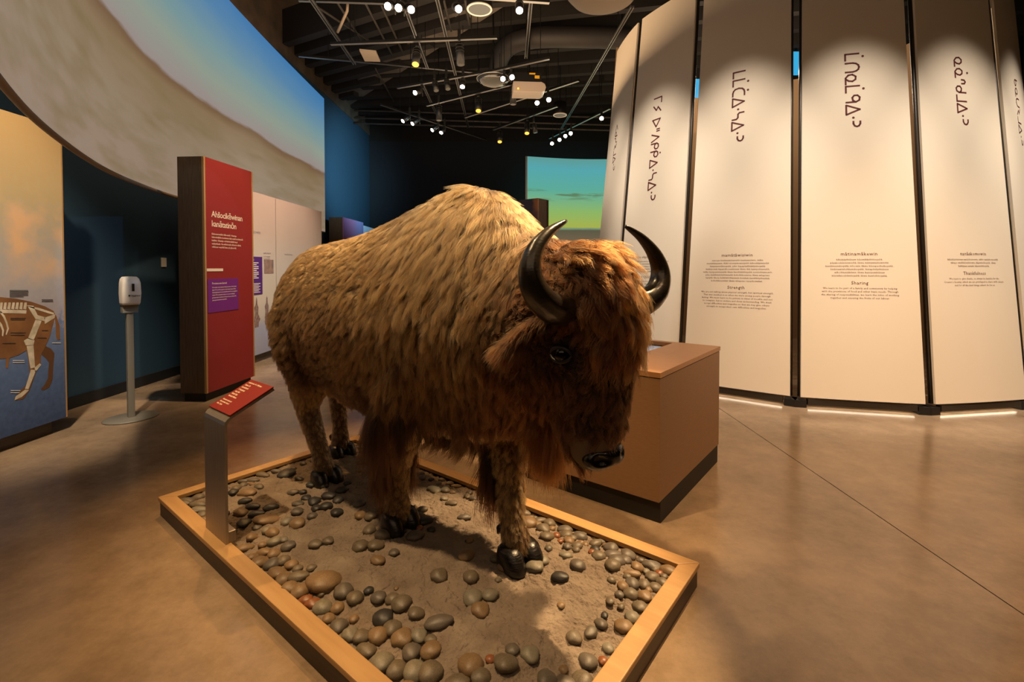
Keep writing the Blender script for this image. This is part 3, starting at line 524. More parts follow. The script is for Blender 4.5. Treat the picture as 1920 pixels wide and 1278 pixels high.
for i in range(0, 7):
    n, t, c = tip(i); off = lambda z: LEAN * (z - .1) / 4.1; wz = lambda z: WB + (WT - WB) * (z - .1) / 4.1
    po = c + n * TR
    P = thing('tipi_panel', lab.get(i, 'pale leaning fabric panel out at the far edge of the ring'), 'panel', po, 0, None)
    up = Vector((-n.x * LEAN / 4.1, -n.y * LEAN / 4.1, 1)).normalized(); tl_ = (ZP1 - ZP0) / up.z
    MM = plane_M((0, 0, ZP0), t, up)     # x along t, y up the slope, z outward
    w1 = wz(ZP1)
    # gently bowed fabric
    g = G(); rows = []
    for j in range(13):
        f = j / 12; hw = WB + (w1 - WB) * f
        front = [(hw * (2 * k / 12 - 1), f * tl_, .02 * (1 - (2 * k / 12 - 1) ** 2) ) for k in range(13)]
        rows.append([MM @ Vector(p) for p in front] + [MM @ Vector((hw, f * tl_, -.02)), MM @ Vector((-hw, f * tl_, -.02))])
    g.loft(rows).build('fabric', M_panel, P, True).data.shade_flat()
    for s_ in (-1, 1):
        g = G(); g.tube([MM @ Vector((s_ * (WB - .004), 0, -.045)), MM @ Vector((s_ * (w1 - .004), tl_, -.045))], .02, 8); g.build('side_tube', M_railm, P, True)
    # base rail with hidden strip light
    B = plane_M((0, 0, 0), t, -n)        # y inward
    G().box((-WB + .06, -.005, .03), (WB - .06, .05, .085), plane_M((0, 0, 0), t, -n)).build('base_rail', M_railm, P, bevel=.004)
    G().box((-WB + .07, .02, .0284), (WB - .07, .04, .0299), plane_M((0, 0, 0), t, -n)).build('strip_light', M_led, P)
    for s_ in (-1, 1):
        G().box((s_ * WB - .05, -.0, 0), (s_ * WB + .05, .12, .07), plane_M((0, 0, 0), t, -n)).build('foot_block', M_kick, P)
    bow = lambda x, y: .02 * (1 - min(1, (x / (WB + (w1 - WB) * y / tl_)) ** 2)) + .0012
    if i in words and i < 6:
        wd_, sz, zc = words[i]
        X_ = {3: -.02, 2: -.03, 1: -.03, 0: -.03, 4: 0, 5: 0}[i]
        syllab(P, wd_, MM @ Matrix.Translation((X_, (zc - ZP0) / up.z, .0206)) @ Matrix.Rotation(-math.pi / 2, 4, 'Z') @ Matrix.Translation((0, -sz * .5, 0)), sz * 1.0)
    if i in TXT:
        t1, b1_, t2, b2_ = TXT[i]; y = (1.435 - ZP0) / up.z; L = [(t1, 0, y, .045)]; y -= .046
        for ln in b1_: L.append((ln, 0, y, .0236)); y -= .0303
        y -= .044; L.append((t2, 0, y, .0445)); y -= .043
        for ln in b2_: L.append((ln, 0, y, .0236)); y -= .0303
        text_mesh('lettering', L, M_ink, P, MM, 'CENTER', 1.08, 1, bow)
    # spotlight washing this panel, from its place on the hall tracks
    o = po + n * 1.15 + Vector((0, 0, 5.3)); light('panel_wash', 'SPOT', o, po + Vector((0, 0, 1.7)) - n * .1, 690 if i else 480, (1, .87, .74), .05, 40, 1)
# inner lining ring, seen as dark strips through the gaps
g = G(); rg = []
for k in range(36):
    a = R(-25) + k / 35 * R(190); rg.append([(TC.x + r * math.cos(a), TC.y + r * math.sin(a), z) for r, z in ((2.55, 0), (2.3, 4.75), (2.27, 4.75), (2.52, 0))])
lin = g.loft(rg).build('tent_lining', M_post, None, True); lin.data.shade_flat(); tag(lin, 'dark brown lining wall at the far side of the ring of pale leaning panels', 'lining')
for k, (px, py, w_, h_, d_) in enumerate(((1494, 118, .28, .44, 9.4), (1703, 108, .26, .36, 9.4), (1304, 165, .3, .32, 8.6), (1168, 74, .1, .3, 8.2), (1318, 18, .16, .2, 8.4))):
    p = aty(px, py, d_); bs = G().box((p.x - w_ / 2, p.y, p.z - h_ / 2), (p.x + w_ / 2, p.y + .04, p.z + h_ / 2)).build('blue_monitor', mat('blue_glow', '#05080a', .3, emit='#3fb4e8', estr=.9)); G().cyl((p.x, p.y + .06, p.z), (p.x, p.y + .06, 5.96), .015, 8).build('drop_pole', M_blk, bs)
    tag(bs,
        ['bright blue monitor seen between the Strength and Sharing panels', 'blue monitor seen between the Sharing and Thankfulness panels', 'blue monitor sliver seen left of the Strength panel', 'thin blue monitor sliver above the narrow first panel', 'small dim blue monitor high beside the Strength panel'][k], 'monitor')

# ------------------------------------------------------------------ overhead: rails, tracks, spots, duct, speakers, projector
def rod(name, pts, r, m, label, cat, group=None, n=8):
    return tag(G().tube(pts, r, n).build(name, m, None, True), label, cat, group)
def rail(a, b, z, r=.018):
    p = atz(*a, z); q = atz(*b, z); d = q - p
    t = thing('ceiling_rail', None, 'rail', p, 0); M_ = plane_M((0, 0, 0), d, Vector((0, 0, 1)).cross(d))
    for s_ in (-1, 1): G().box((0, s_ * r - .005, 0), (d.length, s_ * r + .005, .03), M_).build('channel_side', M_steel, t)
    G().box((0, -r, .025), (d.length, r, .03), M_).build('channel_back', M_blk, t)
    for f in (.12, .88):
        h = d * f; G().cyl((h.x, h.y, .03), (h.x, h.y, 5.95 - p.z), .006, 6).build('hanger_rod', M_blk, t)
    return t
rls = [((578, -6), (665, 122)), ((752, -6), (802, 130)), ((818, -6), (878, 240)), ((1186, 14), (1052, 243)), ((996, 0), (986, 110)), ((792, 158), (818, 214))]
rlab = ['grey channel rail beside the left screen, furthest of the rails from the tent', 'grey channel rail running past the white loudspeaker board', 'perforated grey channel rail below the round white speaker', 'long grey channel rail reaching down beside the first tent panel', 'short grey channel rail above the projector', 'short grey channel rail below the bright amber lamp']
for (a, b), l in zip(rls, rlab): rail(a, b, 4.75)['label'] = l
def track(a, b, z, label):
    p = atz(*a, z); q = atz(*b, z); d = q - p; t = thing('lighting_track', label, 'track', p, 0); M_ = plane_M((0, 0, 0), d, Vector((0, 0, 1)).cross(d))
    G().box((0, -.02, 0), (d.length, .02, .035), M_).build('track_bar', M_blk, t); G().box((0, -.022, -.004), (d.length, .022, 0), M_).build('track_lip', M_steel, t)
    for f in (.15, .85):
        h = d * f; G().cyl((h.x, h.y, .03), (h.x, h.y, 5.95 - p.z), .006, 6).build('hanger_rod', M_blk, t)
track((620, 84), (932, 72), 4.5, 'long level lighting track carrying the bright amber lamp'); track((745, 166), (925, 134), 4.5, 'lighting track with four black spotlights left of the glass dome'); track((925, 134), (1030, 111), 4.5, 'lighting track above the projector')
track((800, 199), (965, 158), 4.5, 'lighting track running to the side of the projector'); track((872, 221), (1085, 152), 4.5, 'lighting track passing below the projector'); track((714, 197), (912, 263), 4.5, 'diagonal lighting track near the far left corner')
track((925, 244), (1045, 200), 4.5, 'short lighting track above the far amber lamps'); track((1030, 260), (1144, 204), 4.5, 'lighting track with a row of bright lamps beside the tent'); track((890, -4), (1030, 6), 4.4, 'pale lighting track crossing the top beside the round speaker'); track((690, -8), (800, -3), 4.4, 'lighting track at the top holding three bright spotlights')
track((560, 2), (745, 8), 4.9, 'thin dark track along the top left of the ceiling'); track((560, 106), (905, 138), 4.9, 'dark beam-like track crossing behind the amber lamp')
for a, b, z, l in (((590, 10), (690, 75), 5.36, 'thin conduit between the joists at left'), ((632, 4), (678, 76), 5.36, 'thin conduit next to the white loudspeaker board'), ((685, 6), (738, 108), 5.36, 'broad grey conduit left of the amber lamp'), ((715, 10), (757, 102), 5.36, 'thin grey conduit just left of the amber lamp'), ((832, 0), (846, 58), 5.36, 'grey conduit under the diagonal beam'), ((872, 0), (880, 46), 5.2, 'drop conduit left of the round speaker'), ((704, 128), (738, 190), 5.36, 'conduit above the far left track')):
    rod('conduit', [atz(*a, z), atz(*b, z)], .02, M_cond, l, 'pipe', None, 6)
for y_, l in ((208, 'upper far cable tray line'), (232, 'lower far cable tray line'), (222, 'middle far cable tray line')):
    p = aty(700, y_, 12.6); q = aty(1130, y_ + 12, 12.6); dd_ = (q - p) / (q.x - p.x); q = p + dd_ * (10.9 - p.x); p = p + dd_ * (WX - p.x); rod('far_conduit', [p, q], .022, M_beam, l + ' near the back wall', 'pipe', None, 6)
# track spotlights
M_lw = mat('lamp_white', '#ffffff', .3, emit=(1, .88, .68), estr=24); M_la = mat('lamp_amber', '#ffb040', .3, emit=(1, .36, .04), estr=2.2); M_lo = mat('lamp_off', '#6a6a68', .1, metal=.5)
def spot_proto(name, lamp, long):
    t = thing(name, 'x', 'spotlight'); L = .24 if long else .13; r = .055 if long else .045
    G().box((-.02, -.02, .02), (.02, .02, .16)).build('track_adapter', M_blk, t)
    G().cyl((0, 0, .15), (0, 0, 1.75), .005, 6).build('drop_rod', M_blk, t)
    g = G(); g.tube([(0, 0, .03), (0, .04, .0), (0, r + .01, -.03), (0, r + .012, -.1)], .007, 6); g.build('yoke', M_blk, t, True)
    g = G(); rs = [(-.015, .5), (-.03, .9), (-.03 - L * .4, 1), (-.083 - L + .005, 1.05)]
    can = g.loft([[(math.cos(a) * r * k, math.sin(a) * r * k, z) for a in (2 * math.pi * i / 16 for i in range(16))] for z, k in rs]).build('lamp_can', M_blk, t, True)
    G().cyl((0, 0, -.078 - L), (0, 0, -.083 - L), r * .86, 16).build('lamp_face', lamp, can)
    for k in range(3):
        g = G(); g.tube([(math.cos(a) * r * 1.04, math.sin(a) * r * 1.04, -.05 - k * L * .18) for a in (2 * math.pi * i / 16 for i in range(17))], .004, 5); g.build('cooling_fin', M_blk, can, True)
    return t
pw = spot_proto('track_spotlight', M_lw, False); pa_ = spot_proto('track_spotlight', M_la, True); pd = spot_proto('track_spotlight', M_lo, False); pd2 = spot_proto('track_spotlight', M_lo, True)
used = set()
def spot(px, py, kind, z, tilt, az, label, group):
    pr = {'w': pw, 'a': pa_, 'd': pd, 'D': pd2}[kind]
    o = pr if kind not in used else copy_tree(pr); used.add(kind)
    L = .24 if kind in 'aD' else .13
    p = atz(px, py, z); rot = Matrix.Rotation(R(az + 180), 3, 'Z') @ Matrix.Rotation(R(min(tilt + (18 if kind == 'w' else 12 if kind == 'a' else 0), 62)), 3, 'Y')
    o.location = p - rot @ Vector((0, 0, -.083 - L)); next(c for c in o.children if c.name.startswith('lamp_can')).rotation_euler = rot.to_euler(); o['label'] = label; o['group'] = group; return o
GW = 'lit white track spotlights'; GA = 'amber track spotlights'; GD = 'unlit black track spotlights'
sd = [(727, 12, 'w', 4.15, 35, -100, 'leftmost lit spotlight of three at the top of the ceiling'), (747, 15, 'w', 4.15, 35, -95, 'middle lit spotlight of three at the top of the ceiling'), (771, 18, 'w', 4.15, 38, -60, 'rightmost lit spotlight of three at the top of the ceiling'),
 (860, 17, 'w', 4.2, 35, -70, 'lit spotlight just left of the round white speaker'), (974, 20, 'w', 4.2, 20, -90, 'lit spotlight on the pale track right of the round speaker'), (778, 174, 'w', 4.3, 40, -120, 'lit spotlight at the left end of the four-lamp track'), (867, 163, 'w', 4.3, 10, -90, 'lit spotlight at the right end of the four-lamp track'),
 (943, 148, 'w', 4.3, 50, -95, 'lit spotlight in front of the glass dome'), (960, 145, 'w', 4.3, 40, -85, 'lit spotlight just above the projector corner'), (1007, 193, 'w', 4.25, 50, -95, 'bright spotlight directly below the projector'), (1029, 187, 'w', 4.25, 40, -90, 'spotlight right of the projector under its track'),
 (755, 227, 'w', 4.25, 30, -140, 'first lit spotlight on the diagonal far track'), (773, 232, 'w', 4.25, 30, -140, 'second lit spotlight on the diagonal far track'), (810, 244, 'w', 4.25, 30, -140, 'third lit spotlight on the diagonal far track'), (827, 249, 'w', 4.25, 20, -120, 'fourth lit spotlight on the diagonal far track'),
 (1035, 269, 'w', 4.25, 45, -100, 'lowest bright lamp of the row beside the tent'), (1049, 262, 'w', 4.25, 45, -100, 'second lowest bright lamp of the row beside the tent'), (1060, 255, 'w', 4.25, 45, -100, 'middle bright lamp of the row beside the tent'), (1070, 250, 'w', 4.25, 45, -100, 'upper bright lamp of the row beside the tent'), (1128, 222, 'w', 4.25, 50, -100, 'single bright lamp against the edge of the first tent panel'),
 (779, 121, 'a', 4.2, 12, -90, 'large bright amber spotlight on the long level track'), (897, 208, 'a', 4.2, 12, -85, 'amber spotlight left of the projector'), (937, 266, 'a', 4.2, 12, -90, 'lowest amber spotlight near the back wall'), (988, 250, 'a', 4.2, 12, -95, 'amber spotlight below the projector near the back wall'),
 (864, 122, 'D', 4.15, 4, 20, 'large unlit black spotlight with chrome lens on the level track'), (818, 170, 'd', 4.3, 20, -60, 'second black spotlight on the four-lamp track'), (840, 167, 'd', 4.3, 20, -60, 'third black spotlight on the four-lamp track'), (823, 226, 'D', 4.15, 0, 0, 'unlit black spotlight above the diagonal far track'), (962, 196, 'D', 4.2, 0, 0, 'unlit black spotlight hanging beside the projector'), (1004, 249, 'd', 4.2, 10, 0, 'small unlit spotlight beside the far amber lamp')]
for px, py, k, z, ti, az, l in sd: spot(px, py, k, z, ti, az, l, {'w': GW, 'a': GA}.get(k, GD))
# pendant speakers
def speaker(px, py, z, r, label):
    p = atz(px, py, z); t = thing('pendant_speaker', label, 'speaker', p)
    g = G(); g.loft([[(math.cos(a) * r * k, math.sin(a) * r * k, zz) for a in (2 * math.pi * i / 28 for i in range(28))] for zz, k in ((.005, .95), (.02, .98), (r * 1.7, .9), (r * 1.9, .5))]).build('speaker_can', M_blk, t, True)
    G().cyl((0, 0, 0), (0, 0, .005), r * .82, 28).build('speaker_grille', mat('speaker_mesh', '#565c60', .6, bump=.4, bscale=500), t)
    g = G(); g.tube([(math.cos(a) * r * .9, math.sin(a) * r * .9, .004) for a in (2 * math.pi * i / 28 for i in range(29))], r * .08, 6); g.build('trim_ring', M_wht, t, True)
    G().cyl((0, 0, r * 1.9), (0, 0, 5.95 - z), .01, 8).build('drop_rod', M_blk, t)
speaker(899, 18, 4.55, .165, 'round white faced pendant speaker at the top of the ceiling'); speaker(1050, 216, 4.5, .15, 'smaller pendant speaker with pale disc left of the tent')
# projector
pp = atz(990, 182, 4.2); pj = thing('ceiling_projector', 'white ceiling projector with black mount hanging left of the tent', 'projector', pp, R(4))
poly = [(-.28, -.25), (.24, -.25), (.29, -.2), (.3, .3), (-.28, .3)]
G().prism([(-.27, .0), (.2, .0), (.255, .03), (.275, .085), (.255, .14), (.2, .17), (-.27, .17)], .32, plane_M((0, .08, 0), (1, 0, 0), (0, 0, 1))).build('housing', mat('projector_shell', '#a3968c', .45), pj, bevel=.008)
G().box((-.25, -.2, .17), (.2, .06, .33)).build('mount_box', M_blk, pj); G().box((.0, -.205, .3), (.1, -.2, .325)).build('warning_sticker', mat('yellow_label', '#d9a520', .5), pj); G().box((.09, -.205, .235), (.17, -.2, .285)).build('warning_sticker', mat('yellow_label_small', '#d9a520', .5), pj)
G().box((-.2, -.256, .035), (-.175, -.25, .06)).build('indicator', mat('amber_led', '#ff9a20', .4, emit=(1, .45, .05), estr=2), pj); G().cyl((0, -.12, .32), (0, -.12, 5.95 - 4.2), .025, 10).build('mount_pole', M_blk, pj)
# round glass dome light housing
dq = atz(925, 152, 4.45); dm = thing('dome_reflector', 'round glass dome reflector at the left of the projector', 'lamp', dq)
M_gls = mat('smoked_glass', '#30302e', .08, spec=.8, coat=1)
g = G(); g.loft([[(math.cos(a) * r_, math.sin(a) * r_, z_) for a in (2 * math.pi * i / 32 for i in range(32))] for r_, z_ in ((.05, -.09), (.16, -.07), (.24, -.02), (.27, .04))]).build('bowl', M_gls, dm, True)
g = G(); g.tube([(math.cos(a) * .275, math.sin(a) * .275, .04) for a in (2 * math.pi * i / 32 for i in range(33))], .012, 8); g.build('rim', M_steel, dm, True); G().cyl((0, 0, .04), (0, 0, 1.5), .015, 8).build('drop_rod', M_blk, dm)
# duct
dz = 5.22;
def spl3(P, t):
    n = len(P) - 1; x = t * n; i = min(int(x), n - 1); f = x - i; p = [P[max(0, min(n, i + k))] for k in (-1, 0, 1, 2)]
    return .5 * ((2 * p[1]) + (-p[0] + p[2]) * f + (2 * p[0] - 5 * p[1] + 4 * p[2] - p[3]) * f * f + (-p[0] + 3 * p[1] - 3 * p[2] + p[3]) * f ** 3)
tag(G().tube([spl3([atz(*q, dz) for q in ((931, 146), (934, 122), (943, 98), (960, 82), (985, 74), (1020, 70), (1100, 70), (1190, 74))], i / 28) for i in range(29)], .17, 24).build('air_duct', mat('dark_duct', '#332f2d', .55, metal=.2), None, True), 'large dark round air duct bending across the ceiling', 'duct')
# boards, cable, canopy
pq = [atz(x, y, 4.85) for x, y in ((674, 95), (705, 98), (713, 116), (684, 115))]; cq = sum(pq, Vector()) / 4
tag(G().add([p for p in pq] + [p + Vector((0, 0, .03)) for p in pq], [(0, 1, 2, 3), (7, 6, 5, 4), (0, 4, 5, 1), (1, 5, 6, 2), (2, 6, 7, 3), (3, 7, 4, 0)]).build('acoustic_board', mat('pale_board', '#a89a8c', .7)), 'small pale board hung under the joists left of the amber lamp', 'board')
rod('hanging_cable', [atz(652, 4, 5.0), atz(651, 20, 4.9), atz(640, 45, 4.8), atz(633, 60, 4.78)], .02, mat('pale_cable', '#8a7a6a', .6), 'pale looped cable hanging over the left channel rail', 'cable')
cp = atz(1131, 8, 3.9); cn = thing('round_canopy', 'pale beige round canopy dipping into the top of the view', 'canopy', cp)
g = G(); g.loft([[(math.cos(a) * r_, math.sin(a) * r_, z_) for a in (2 * math.pi * i / 40 for i in range(40))] for r_, z_ in ((.06, 0), (.2, .015), (.3, .05), (.36, .12), (.37, .2))]).build('bowl', M_panel, cn, True); G().cyl((0, 0, .1), (0, 0, 2.05), .012, 8).build('drop_rod', M_blk, cn)
#BISON#
# ------------------------------------------------------------------ bison (local x forward, y to its left, z up)
BL = PC + VL * .15
bi = thing('bison', 'mounted brown plains bison bull with curved black horns standing on the muddy plinth', 'bison', BL, PR)
HY = R(-12); HF = Vector((math.cos(HY), math.sin(HY), 0)); HR = Vector((HF.y, -HF.x, 0)); HM = Vector((1.045, -.055, 0))
def hp(r, f, z):
    k = max(0, min(1, (.97 - z) / .3)); r = r + .014 * k; f = f - .032 * k
    return HM + HR * r + HF * f + Vector((0, 0, z))
def ringx(x, yc, zt, zb, w, tap, n=28):
    mid = (zt + zb) / 2; hh = (zt - zb) / 2; out = []
    for k in range(n):
        a = 2 * math.pi * k / n; c = math.cos(a); s = math.sin(a); s_ = math.copysign(abs(s) ** .85, s)
        out.append((x, yc + w * s_ * (1 - tap * max(0, c) ** 1.3 - .12 * max(0, -c)), mid + hh * math.copysign(abs(c) ** .95, c)))
    return out
secs = [(-1.06, .01, 1.22, .96, .10, .1), (-1.02, .01, 1.33, .84, .20, .1), (-.95, .01, 1.39, .74, .275, .12), (-.82, .01, 1.45, .68, .325, .15), (-.65, 0, 1.465, .63, .345, .18), (-.45, 0, 1.485, .60, .35, .2), (-.25, 0, 1.52, .575, .355, .24), (-.08, 0, 1.565, .56, .36, .3), (.1, 0, 1.62, .56, .355, .38), (.25, 0, 1.665, .57, .345, .45),
        (.38, 0, 1.68, .585, .335, .48), (.5, 0, 1.645, .60, .32, .46), (.6, -.01, 1.58, .64, .295, .4), (.7, -.02, 1.49, .69, .265, .32), (.8, -.03, 1.43, .76, .235, .25), (.9, -.04, 1.39, .84, .2, .2)]
g = G(); g.loft([ringx(*s_) for s_ in secs])
hd = [(1.39, -.20, -.02, .08), (1.355, -.24, .03, .125), (1.28, -.26, .07, .158), (1.2, -.27, .09, .175), (1.12, -.28, .10, .172), (1.04, -.28, .10, .168), (.96, -.26, .09, .155), (.90, -.23, .085, .138), (.82, -.185, .085, .118), (.74, -.125, .085, .104), (.68, -.085, .083, .094), (.64, -.055, .066, .078), (.622, -.03, .03, .045)]
rg = []
for z, fb, ff, hw in hd:
    m_ = (fb + ff) / 2; hl = (ff - fb) / 2; rg.append([hp(hw * math.copysign(abs(math.cos(a)) ** .9, math.cos(a)), m_ + hl * math.copysign(abs(math.sin(a)) ** .85, math.sin(a)), z) for a in (2 * math.pi * k / 26 for k in range(26))])
g.loft(rg)
# legs: (joint, radius)
LEG = {
 'rf': [((.24, -.17, 1.0), .15), ((.17, -.2, .82), .135), ((.10, -.19, .68), .125), ((.05, -.175, .47), .08), ((.04, -.165, .42), .062), ((.025, -.158, .27), .05), ((.03, -.156, .2), .058), ((.045, -.155, .13), .052)],
 'lf': [((.36, .12, 1.0), .15), ((.42, .12, .82), .13), ((.47, .08, .68), .12), ((.545, .03, .47), .08), ((.555, .025, .42), .064), ((.60, -.01, .27), .052), ((.625, -.02, .2), .058), ((.65, -.028, .13), .052)],
 'rh': [((-.78, -.15, 1.08), .2), ((-.70, -.19, .88), .175), ((-.68, -.185, .76), .13), ((-.80, -.15, .56), .075), ((-.805, -.143, .50), .062), ((-.715, -.125, .29), .046), ((-.685, -.118, .2), .056), ((-.66, -.116, .13), .05)],
 'lh': [((-.84, .15, 1.08), .2), ((-.80, .19, .88), .17), ((-.82, .19, .76), .125), ((-1.01, .175, .56), .074), ((-1.015, .173, .50), .06), ((-.985, .172, .29), .046), ((-.985, .171, .2), .056), ((-.965, .17, .13), .05)]}
for k, L in LEG.items(): g.tube([p for p, r in L], [r for p, r in L], 14)
tmp = g.build('tmp', M_blk)
md = tmp.modifiers.new('r', 'REMESH'); md.mode = 'VOXEL'; md.voxel_size = .017; md.use_smooth_shade = True
sm = tmp.modifiers.new('s', 'SMOOTH'); sm.factor = .5; sm.iterations = 7
dg = bpy.context.evaluated_depsgraph_get(); bme = bpy.data.meshes.new_from_object(tmp.evaluated_get(dg)); bpy.data.objects.remove(tmp)
nv = len(bme.vertices); V = np.empty(nv * 3, np.float32); bme.vertices.foreach_get('co', V); V = V.reshape(-1, 3)
bme.calc_loop_triangles(); T = np.empty(len(bme.loop_triangles) * 3, np.int32); bme.loop_triangles.foreach_get('vertices', T); T = T.reshape(-1, 3)
VN = np.empty(nv * 3, np.float32); bme.vertices.foreach_get('normal', VN); VN = VN.reshape(-1, 3)
hm = np.array(HM); hf = np.array(HF); hr_ = np.array(HR); DOWN = np.array([0, 0, -1.0])
def sst(a, b, x): t = np.clip((x - a) / (b - a), 0, 1); return t * t * (3 - 2 * t)
def nrmz(a): return a / np.maximum(np.linalg.norm(a, axis=-1, keepdims=True), 1e-9)
def lownoise(P, f, seed):
    r = np.random.default_rng(seed); out = np.zeros(len(P))
    for k in range(6):
        w_ = r.normal(size=3) * f * (1 + .5 * k); out += np.sin(P @ w_ + r.uniform(0, 6.28)) / (1 + .4 * k)
    return out / 2.6
CA = lambda *c: np.array(c)
TAN = CA(.30, .172, .062); MID = CA(.17, .085, .027); DRK = CA(.036, .015, .005); RED = CA(.11, .034, .0075); FACE = CA(.065, .025, .008); CHAP = CA(.026, .010, .0035); LTAN = CA(.40, .235, .09); BLK = CA(.02, .014, .01)
def style(P, N):
    """colour, length, direction, lift, curl, density per point"""
    x, y, z = P.T; n = len(P); q = P - hm; f_ = q @ hf; r_ = q @ hr_
    mix = lambda a, b, t: a * (1 - t[:, None]) + b * t[:, None]
    nz = lownoise(P, 7, 3); nz2 = lownoise(P, 16, 5)
    # trunk
    h = z - .05 + .06 * nz + .02 * np.clip(x, -1, 1)
    C = mix(np.tile(DRK, (n, 1)), MID, sst(.66, .92, h)); C = mix(C, TAN, sst(.86, 1.12, h + .05 * nz2))
    C = mix(C, MID * .75, .55 * sst(.1, .9, nz2) * (z < 1.3)); C = mix(C, RED * .9, .75 * sst(.55, .8, x - .25 * (z - 1.2)))
    C = mix(C, DRK, .7 * sst(-.85, -1.08, x) * sst(1.3, 1.1, z))
    Ln = .05 + .03 * sst(-.3, .25, x) + .015 * sst(.2, .5, x) * (z > 1.3)
    fr = sst(.0, .2, x) * sst(.60, .48, x) * sst(.80, .66, z); Ln = Ln + .06 * fr
    D = np.stack([-.75 + .5 * sst(-.2, .35, x), np.zeros(n), -.55 - .5 * sst(-.2, .35, x)], 1)
    D[:, 0] += .25 * sst(.35, .6, x) * sst(1.4, 1.6, z)
    lift = np.full(n, .30); curl = np.full(n, .006); den = np.full(n, 1.0)
    bl = (z < .66) & (x < .1); Ln[bl] = .035
    C = C * (1 - .32 * sst(.2, .45, x) * sst(1.2, 1.35, z))[:, None]  # hump darkened in the coat colour to offset the strong rear spot
    # legs
    fl_ = (x > -.2) & (x < .78); lowf = (z < .64) & fl_; hi_ = (x < -.38) & (z < .74)
    upf = fl_ & (z < .80) & (np.abs(N[:, 2]) < .75)
    dr = np.hypot(x - (.05 + .22 * (z - .42)), y + .178); dl_ = np.hypot(x - (.555 - .3 * (z - .42)), y - (.025 + .25 * (z - .42))); ch = upf & (z > .36) & (z < .75) & (np.minimum(dr, dl_) < .165)
    # bare tan shin at the front of each foreleg, long dark hair behind and around
    cx_ = np.where(y < -.08, .05 + .25 * np.clip(z - .42, 0, 1), .55 - .2 * np.clip(z - .42, 0, 1)); front = (x - cx_ > np.where(y > -.08, -.012, .02)) & (z < .70) & fl_
    C[ch] = CHAP * (1 + .3 * nz2[ch, None]); Ln[ch] = .19 * sst(.34, .5, z[ch]) + .03; D[ch] = [-.2, 0, -1]; lift[ch] = .28; curl[ch] = .005; den[ch] = 1.1
    C[front] = LTAN * (1 + .25 * nz2[front, None]); Ln[front] = .035; lift[front] = .3
    lf_ = lowf & (z <= .36); C[lf_] = LTAN * (1 + .2 * nz2[lf_, None]); Ln[lf_] = .026; D[lf_] = [-.05, 0, -1]; lift[lf_] = .25; curl[lf_] = .001; den[lf_] = 1.2
    hi2 = hi_ & (z < .66)
    hc = mix(np.tile(CA(.34, .21, .095), (n, 1)), MID * .55, sst(.45, .75, z)); C[hi_] = hc[hi_] * (1 + .2 * nz2[hi_, None]); Ln[hi_] = .022 + .02 * sst(.5, .74, z[hi_]); D[hi_] = [-.1, 0, -1]; lift[hi2] = .22; curl[hi_] = .002
    hoof = (z < .185) & (x < .8); den[hoof] = .8; C[(z < .152) & (x < .8)] = BLK
    # head
    hd_ = (x > .80); mop = hd_ & (z > np.where(f_ > .05, 1.04, 1.17) - .02 * nz) & (f_ > -.24)
    hc = mix(np.tile(FACE, (n, 1)), RED, sst(.98, 1.16, z + .04 * nz)); hc = mix(hc, RED * .55, .6 * sst(.05, -.2, f_))
    hc = mix(hc, DRK * .8, .6 * sst(.05, .09, f_) * sst(1.08, .95, z))
    C[hd_] = hc[hd_]; Ln[hd_] = .045 + .02 * sst(.0, -.2, f_[hd_]); curl[hd_] = .006; lift[hd_] = .42
    D[hd_] = DOWN - .25 * hf + 0 * P[hd_]
    Ln[mop] = .095 * (1 - .45 * sst(.09, .16, np.abs(r_[mop]))); lift[mop] = .55; curl[mop] = .011; den[mop] = 1.25
    top = sst(1.24, 1.33, z)
    dm_ = DOWN[None] * (1.0 - .75 * top)[:, None] + hf[None] * (.15 + .9 * top)[:, None] + hr_[None] * (np.sign(r_) * np.abs(r_ / .18) * .22)[:, None]
    D[mop] = dm_[mop]; C[mop] = (mix(np.tile(RED, (n, 1)), CA(.20, .078, .016), .75 * sst(.2, .9, nz2 + .6 * sst(-.05, .1, f_))))[mop]  # golden tone towards the front puts front light into the forelock colour
    bd = hd_ & (f_ < -.06) & (f_ > -.26) & (z < .93) & (N[:, 2] < .15) & (np.abs(r_) < .085); Ln[bd] = .055; C[bd] = CA(.04, .015, .005)
    ee = np.minimum(np.linalg.norm(P - np.array(hp(.27, -.17, 1.08)), axis=1), np.linalg.norm(P - np.array(hp(-.27, -.17, 1.08)), axis=1)); Ln = Ln * (.4 + .6 * sst(.08, .2, ee))
    lift = np.where((z > 1.56) & ~hd_, .2, lift)
    # bare parts
    mz = hd_ & (z < .75 + .012 * nz2) & (f_ > -.06); den[mz] = .0
    ez = np.minimum(np.linalg.norm(P - np.array(hp(.172, -.032, 1.035)), axis=1), np.linalg.norm(P - np.array(hp(-.172, -.032, 1.035)), axis=1)); Ln = np.where(ez < .10, Ln * (.25 + .75 * sst(.05, .10, ez)), Ln); lift = np.where(ez < .1, .25, lift); C = np.where((ez < .055)[:, None], C * .35, C); den[ez < .04] = 0
    reg = np.zeros(n, int); reg[hd_] = 1; reg[ch] = 2
    return np.clip(C, .004, 1), Ln, D, lift, curl, den, reg
